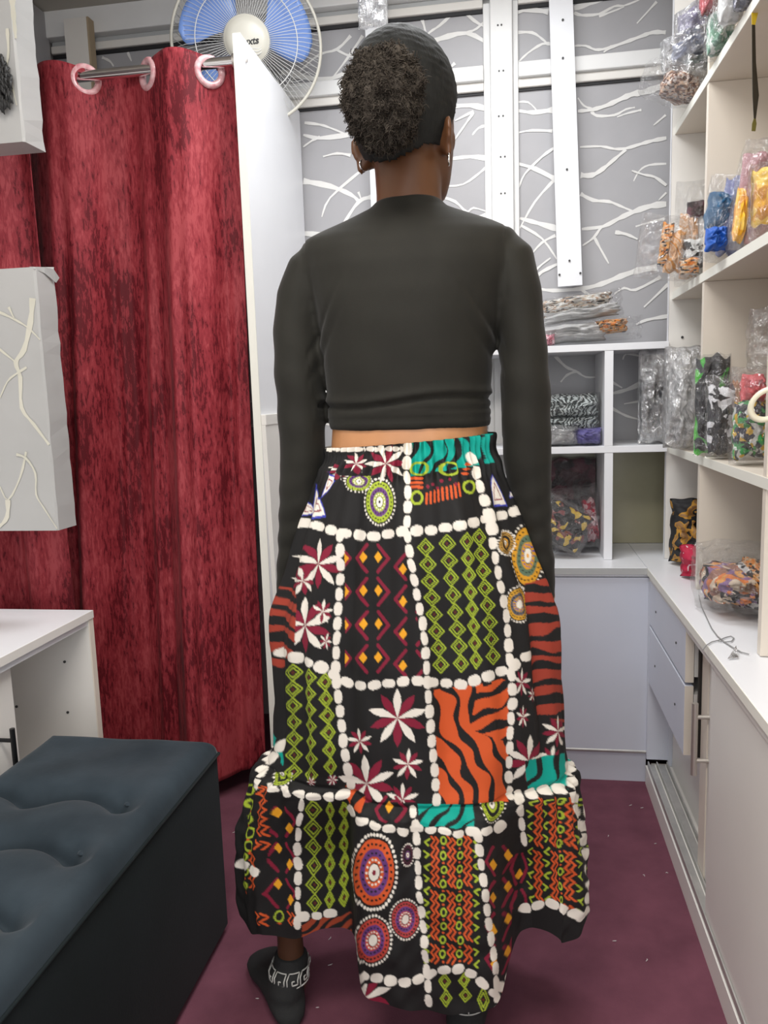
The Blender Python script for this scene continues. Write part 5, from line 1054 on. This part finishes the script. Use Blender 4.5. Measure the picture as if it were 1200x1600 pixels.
ARM_R = [(768, 386, 1.225, .034, .040), (794, 410, 1.222, .0405, .046), (806, 460, 1.218, .038, .046), (815, 515, 1.212, .0335, .043), (820, 585, 1.205, .0360, .042), (822, 650, 1.205, .0370, .040), (824, 715, 1.208, .0360, .039), (830, 780, 1.215, .030, .036), (840, 840, 1.222, .0215, .030), (849, 890, 1.232, .018, .026), (851, 935, 1.245, .017, .024)]
TOR = [(1.0035, -.155, 1.222, .1225, .094), (1.022, -.155, 1.222, .1245, .096), (1.06, -.155, 1.222, .1235, .099), (1.108, -.1545, 1.222, .1275, .103), (1.16, -.153, 1.223, .1355, .107), (1.20, -.1525, 1.224, .144, .107), (1.24, -.152, 1.226, .155, .102), (1.266, -.1515, 1.228, .161, .092), (1.284, -.151, 1.230, .158, .082), (1.299, -.150, 1.232, .128, .072), (1.313, -.1495, 1.234, .088, .062), (1.325, -.149, 1.236, .059, .055), (1.338, -.149, 1.238, .0475, .051)]
top = MB().loft([ering(z, xc, yc, a, b) for z, xc, yc, a, b in TOR])
for A in (ARM_L, ARM_R): top.loft(limb(A))
def creases(c):
    z = c[:, 2]; x = c[:, 0] + 0.155; out = np.zeros(len(c)); back = c[:, 1] < 1.26; tor = np.abs(x) < 0.135
    w1 = np.exp(-((z - (1.043 + 0.006 * np.sin(x * 22))) / 0.0035) ** 2) * -0.0050 + np.exp(-((z - (1.051 + 0.006 * np.sin(x * 22))) / 0.006) ** 2) * 0.0030
    w2 = np.exp(-((z - (1.033 + 0.004 * np.sin(x * 31 + 2))) / 0.003) ** 2) * -0.0026 * (0.5 + 0.5 * np.sin(x * 17 - 1))
    w3 = np.exp(-((z - 1.0195) / 0.0022) ** 2) * -0.0016
    out += np.where(tor & (z < 1.075), w1 + w2 + w3, 0)
    for s in (-1, 1):       # drag lines from the armpits
        u = (x * s - 0.125); q = (z - 1.160) + u * 1.6
        out += np.where((np.abs(x) < 0.145), -0.0022 * np.exp(-((q + 0.012) / 0.007) ** 2) * np.exp(-(u / 0.035) ** 2) + 0.0016 * np.exp(-((q + 0.03) / 0.01) ** 2) * np.exp(-(u / 0.04) ** 2) - 0.0016 * np.exp(-((q + 0.052) / 0.008) ** 2) * np.exp(-(u / 0.04) ** 2), 0)
    arm = np.abs(x) > 0.14
    out += np.where(arm, 0.0012 * np.sin(z * 95 + x * 40) * np.exp(-((z - 1.04) / 0.08) ** 2) + 0.0010 * np.sin(z * 160 - x * 60) * np.exp(-((z - 0.84) / 0.09) ** 2), 0)
    seam = np.exp(-((np.abs(x) - (0.148 + 0.0)) / 0.0022) ** 2) * (z > 1.185) * (z < 1.30) * back * -0.0014
    return out + seam + 0.0007 * np.sin(x * 60 + z * 30) * np.sin(z * 50 - x * 20)
M['jersey'] = noisy('black_jersey', (0.0145, 0.0137, 0.0105), (0.0205, 0.0195, 0.015), 8, 0.75, 0.12, 900, spec=0.25, sheen=0.09)
remesh(top, 'crop_top', 0.0042, 0.5, M['jersey'], woman, 10, creases)

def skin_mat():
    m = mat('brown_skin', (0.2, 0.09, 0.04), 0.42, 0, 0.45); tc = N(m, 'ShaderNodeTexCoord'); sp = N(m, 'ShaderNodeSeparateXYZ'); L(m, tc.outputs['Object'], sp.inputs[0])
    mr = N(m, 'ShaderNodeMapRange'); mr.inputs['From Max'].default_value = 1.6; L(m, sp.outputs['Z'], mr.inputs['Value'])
    c = ramp(m, mr.outputs[0], [(0.0, (0.080, 0.036, 0.018)), (0.20, (0.090, 0.042, 0.020)), (0.55, (0.52, 0.25, 0.11)), (0.66, (0.54, 0.26, 0.115)), (0.80, (0.155, 0.064, 0.027)), (0.90, (0.125, 0.052, 0.022))])  # tone by height: brighter light on the waist is put into the skin colour
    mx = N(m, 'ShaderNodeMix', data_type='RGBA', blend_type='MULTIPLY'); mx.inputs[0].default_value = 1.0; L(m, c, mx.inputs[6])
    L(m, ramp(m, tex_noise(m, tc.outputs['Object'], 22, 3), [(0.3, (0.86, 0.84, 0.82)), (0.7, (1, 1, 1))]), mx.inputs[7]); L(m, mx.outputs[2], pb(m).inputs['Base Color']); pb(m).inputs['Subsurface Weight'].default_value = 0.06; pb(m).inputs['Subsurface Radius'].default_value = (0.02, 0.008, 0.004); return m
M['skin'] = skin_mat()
# head frame: turned a little to her right
yaw = math.radians(20); HF = Vector((math.sin(yaw), math.cos(yaw), -0.05)).normalized(); HR = Vector((math.cos(yaw), -math.sin(yaw), 0)); HU = HR.cross(HF); HC = at(631, 178, Y=1.235)
AX = (HR, HF, HU)
def hp_(r, f, u): return HC + HR * r + HF * f + HU * u
body = MB()
body.loft([ering(z, xc, yc, a - .007, b - .007) for z, xc, yc, a, b in [(0.70, -.158, 1.226, .165, .112), (0.80, -.158, 1.226, .160, .112), (0.90, -.157, 1.224, .143, .108), (0.96, -.156, 1.223, .130, .100), (0.985, -.156, 1.222, .1265, .098)] + TOR[1:-1]])
for A in (ARM_L, ARM_R): body.loft([[p + (c - p) * 0.18 for p in r] for r in limb(A) for c in [sum(r, Vector()) / len(r)]])
# hands resting in the pockets: palm, four curled fingers and a thumb each
for s, A in ((-1, ARM_L), (1, ARM_R)):
    w0 = at(A[-1][0], A[-1][1], Y=A[-1][2]); inn = Vector((-s, 0, 0)); dn_ = Vector((-s * 0.12, 0.34, -0.93)).normalized(); ac = dn_.cross(inn).normalized()
    body.loft([[w0 + dn_ * d + inn * (t * math.cos(2 * math.pi * k / 16)) + ac * (w_ * math.sin(2 * math.pi * k / 16)) for k in range(16)] for d, t, w_ in ((-0.01, .016, .020), (0.02, .014, .028), (0.05, .013, .036), (0.075, .011, .037), (0.085, .007, .032))])
    for q, (off, ln) in enumerate(((-0.027, 0.058), (-0.009, 0.066), (0.010, 0.062), (0.027, 0.050))):
        b0 = w0 + dn_ * 0.070 + ac * off
        body.tube([b0, b0 + dn_ * ln * .4 + inn * .004, b0 + dn_ * ln * .72 + inn * .014, b0 + dn_ * ln * .95 + inn * .027], [.0085, .0082, .0075, .0060], 10)
    fwd_ = 1 if ac.y > 0 else -1
    body.tube([w0 + dn_ * .018 + ac * fwd_ * .022, w0 + dn_ * .045 + ac * fwd_ * .044 + inn * .010, w0 + dn_ * .075 + ac * fwd_ * .052 + inn * .020], [.012, .010, .0075], 10)
# legs
AL = at(453, 1462, Y=1.222); AR = at(728, 1500, Y=1.20)
for hx_, an, kn in ((-.225, AL, Vector((-.275, 1.268, .43))), (-.090, AR, Vector((-.085, 1.240, .43)))):
    hip = Vector((hx_, 1.228, .78)); mid = hip.lerp(kn, .5)
    pts = [(hip, .076), (mid, .066), (kn + Vector((0, 0, .06)), .050), (kn, .047), (kn.lerp(an, .3) + Vector((0, -.004, 0)), .046), (kn.lerp(an, .6), .036), (an + Vector((0, 0, .05)), .026), (an, .0225), (an - Vector((0, 0, .07)), .024), (Vector((an.x, an.y, .035)), .026)]
    body.tube([p for p, _ in pts], [r for _, r in pts], 20)
# neck and head
body.loft([ering(z, xc, yc, a, b, 28, 2.0) for z, xc, yc, a, b in ((1.27, -.150, 1.234, .062, .056), (1.315, -.149, 1.236, .050, .051), (1.345, -.149, 1.238, .0485, .050), (1.38, -.150, 1.240, .049, .050), (1.42, -.152, 1.245, .051, .052), (1.45, -.153, 1.250, .05, .05))])
body.ell(hp_(0, 0.0, 0.020), (.069, .090, .088), AX, 32, 20)
body.loft([[hp_(0, fc, u) + HR * a * math.cos(2 * math.pi * k / 28) + HF * b * math.sin(2 * math.pi * k / 28) for k in range(28)] for u, fc, a, b in ((-0.112, .072, .018, .022), (-0.105, .060, .036, .040), (-0.085, .042, .050, .056), (-0.06, .030, .058, .066), (-0.03, .020, .064, .074), (0.0, .012, .066, .080))])
body.tube([hp_(0, .088, .018), hp_(0, .100, -.008), hp_(0, .108, -.026), hp_(0, .092, -.038)], [.007, .009, .012, .008], 12)
for s in (-1, 1):
    body.ell(hp_(s * .013, .098, -.030), (.008, .009, .007), AX, 12, 8)
    body.ell(hp_(s * .030, .072, .030), (.020, .014, .008), AX, 12, 8)
    ea = (HR * 0.60 * s - HF * 0.80, HR * 0.80 * s + HF * 0.60, HU)
    ec = hp_(s * .072, -.004, -.048)
    body.ell(ec + HU * .010, (.0175, .0058, .022), ea, 18, 12); body.ell(ec - HU * .013 + HF * .003, (.0095, .0058, .015), ea, 16, 10)
    body.ell(hp_(s * .066, .008, -.046), (.012, .016, .022), AX, 14, 10)
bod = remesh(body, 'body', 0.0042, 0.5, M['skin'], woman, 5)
for s in (-1, 1):
    e_ = hp_(s * .031, .0815, .010); MB().ell(e_, (.0115, .0115, .0115), AX, 16, 10).build('eye', mat('eye_white', (0.75, 0.72, 0.68), 0.2), woman, True)
MB().tube([hp_(-.022, .089, -.062), hp_(-.010, .098, -.059), hp_(0, .100, -.060), hp_(.010, .098, -.059), hp_(.022, .089, -.062)], [.002, .0055, .006, .0055, .002], 10).tube([hp_(-.020, .088, -.066), hp_(0, .099, -.071), hp_(.020, .088, -.066)], [.002, .0075, .002], 10).build('lips', mat('lips', (0.17, 0.05, 0.04), 0.35), woman, True)
# hair: sleek cap and an afro puff
M['hair'] = noisy('black_brushed_hair', (0.010, 0.0105, 0.010), (0.022, 0.023, 0.022), 60, 0.72, 0.5, 260, stretch=(1, 1, 0.35), spec=0.18)
M['puff'] = noisy('brown_black_kinky_hair', (0.026, 0.020, 0.015), (0.066, 0.054, 0.042), 50, 0.8, 0.6, 240, spec=0.25)
hm = MB(); nu_, nv_ = 150, 110; keep = []
for j in range(nv_ + 1):
    t = math.pi * j / nv_
    for i in range(nu_):
        p = 2 * math.pi * i / nu_; d = Vector((math.sin(t) * math.cos(p), math.sin(t) * math.sin(p), math.cos(t)))
        rip = 1 + 0.010 * noise.noise((d.x * 6, d.y * 6, d.z * 14)) + 0.0028 * math.sin(d.z * 60 + d.x * 9)
        hm.v.append(tuple(hp_(d.x * .0755 * rip, d.y * .0970 * rip - .002, .020 + d.z * (.0965 if d.z > 0 else .124) * rip)))
        lowl = -0.84 + 0.36 * abs(d.x) ** 2; lowl += max(0, d.y - 0.1) * 1.7
        lowl += 0.020 * noise.noise((d.x * 16, d.y * 16, 2.0))
        keep.append(d.z > lowl)
for j in range(nv_):
    for i in range(nu_):
        q = (j * nu_ + i, (j + 1) * nu_ + i, (j + 1) * nu_ + (i + 1) % nu_, j * nu_ + (i + 1) % nu_)
        if all(keep[k] for k in q): hm.f.append(q)
hair = hm.build('hair', M['hair'], woman, True); sm = hair.modifiers.new('thickness', 'SOLIDIFY'); sm.thickness = 0.010; sm.offset = -1
pc = at(598, 155, Y=1.112); pr = Vector((.0505, .044, .0625)); pf = MB(); nu_, nv_ = 90, 60
def puff_r(d): return 1 + 0.10 * noise.noise(d * 2.2 + Vector((3, 1, 0))) + 0.20 * noise.noise(d * 4.6) + 0.10 * noise.noise(d * 11.0) + 0.05 * noise.noise(d * 24.0)
def puff_p(d, k=1.0): s = puff_r(d) * k; return pc + Vector((d.x * pr.x * s * (1 + 0.10 * d.z), d.y * pr.y * s, d.z * pr.z * s))
for j in range(nv_ + 1):
    t = math.pi * (j + (0.02 if j == 0 else -0.02 if j == nv_ else 0)) / nv_
    for i in range(nu_):
        p = 2 * math.pi * i / nu_; pf.v.append(tuple(puff_p(Vector((math.sin(t) * math.cos(p), math.sin(t) * math.sin(p), math.cos(t))))))
for j in range(nv_):
    for i in range(nu_): pf.f.append((j * nu_ + i, (j + 1) * nu_ + i, (j + 1) * nu_ + (i + 1) % nu_, j * nu_ + (i + 1) % nu_))
puff = pf.build('hair_puff', M['puff'], woman, True)
cu = MB(); rc_ = random.Random(3)
for k in range(5200):
    d = Vector((rc_.gauss(0, 1), rc_.gauss(0, 1), rc_.gauss(0, 1))).normalized()
    if d.y > 0.75: continue
    b0 = puff_p(d, 0.97); u_ = d.orthogonal().normalized(); v_ = d.cross(u_); R_ = rc_.uniform(.0015, .0034); ph = rc_.uniform(0, 6.28); ln = rc_.uniform(.003, .0085); tw = rc_.choice((-1, 1)) * rc_.uniform(3.5, 6.0)
    g_ = Vector((rc_.uniform(-.003, .003), 0, rc_.uniform(-.004, .002)))
    cu.tube([b0 + d * ln * f + g_ * f + (u_ * math.cos(ph + tw * f) + v_ * math.sin(ph + tw * f)) * R_ for f in (0, .25, .5, .75, 1)], [.0007, .00075, .0007, .0006, .0003], 3, False)
cu.build('curls', M['puff'], puff, True, kind='stuff')
for s, px in ((-1, (569, 258)), (1, (701, 249))):
    e_ = hp_(s * .079, -.001, -.084); q = at(*px, Y=e_.y - 0.004)
    MB().ring(q, .0078, .0015, (HF * 0.45 + HR * 0.9 * s).normalized(), 28, 8).build('earring', M['chrome'], woman, True, label='small silver hoop earring')
# ---- socks with a white key border
M['sock'] = noisy('black_knit', (0.010, 0.0105, 0.0105), (0.016, 0.017, 0.017), 20, 0.85, 0.3, 700); M['key'] = mat('pale_grey_knit', (0.45, 0.45, 0.42), 0.8)
for an, hl, toe, s in ((AL, Vector((-.382, 1.182, 0)), Vector((-.476, 1.335, 0)), -1), (AR, Vector((-.088, 1.170, 0)), Vector((-.060, 1.375, 0)), 1)):
    d = (toe - hl).normalized(); sd = Vector((-d.y, d.x, 0)); mb = MB(); zt = an.z - 0.030; rings = []
    for f, w_, h, ofs in ((-.10, .012, .022, .020), (-.03, .026, .040, .022), (.08, .032, .062, .026), (.25, .033, .066, .027), (.45, .036, .056, .026), (.65, .043, .042, .021), (.83, .042, .032, .016), (.95, .033, .026, .013), (1.02, .014, .014, .010)):
        c = hl + (toe - hl) * f; rings.append([c + sd * w_ * math.cos(2 * math.pi * k / 24) + Vector((0, 0, max(0.001, h * .5 + h * .5 * math.sin(2 * math.pi * k / 24)))) for k in range(24)])
    mb.loft(rings); ac_ = hl + (toe - hl) * .12
    mb.loft([[Vector((c.x, c.y, z)) + Vector((math.cos(2 * math.pi * k / 28) * r, math.sin(2 * math.pi * k / 28) * r, 0)) for k in range(28)] for z, c, r in ((.015, ac_, .028), (.05, ac_, .031), (.08, ac_.lerp(an, .6), .0315), (zt - .02, an, .0300), (zt, an, .0285))])
    sock = remesh(mb, 'sock', 0.0040, 0.5, M['sock'], woman, 6)
    kb = MB(); z0 = zt - .040; hh = .022; n = 9
    unit = [(0, 0), (0, 1), (.78, 1), (.78, .28), (.36, .28), (.36, .62), (.55, .62)]
    def kp(a, v): 
        z = z0 + hh * v; f = min(1, max(0, (zt - .02 - z) / (zt - .02 - .08 + 1e-6))); c = an.lerp(ac_.lerp(an, .6), f); r = .0330 + .0012 * f
        return Vector((c.x + math.cos(a) * r, c.y + math.sin(a) * r, z))
    for q in range(n):
        for (ua, va), (ub, vb) in list(zip(unit[:-1], unit[1:])) + [((0, 0), (1, 0))]:
            m_ = 4
            kb.tube([kp(2 * math.pi * (q + ua + (ub - ua) * i / m_) / n, va + (vb - va) * i / m_) for i in range(m_ + 1)], .00125, 5)
    kb.build('key_border', M['key'], sock, True, 'pale Greek key border')
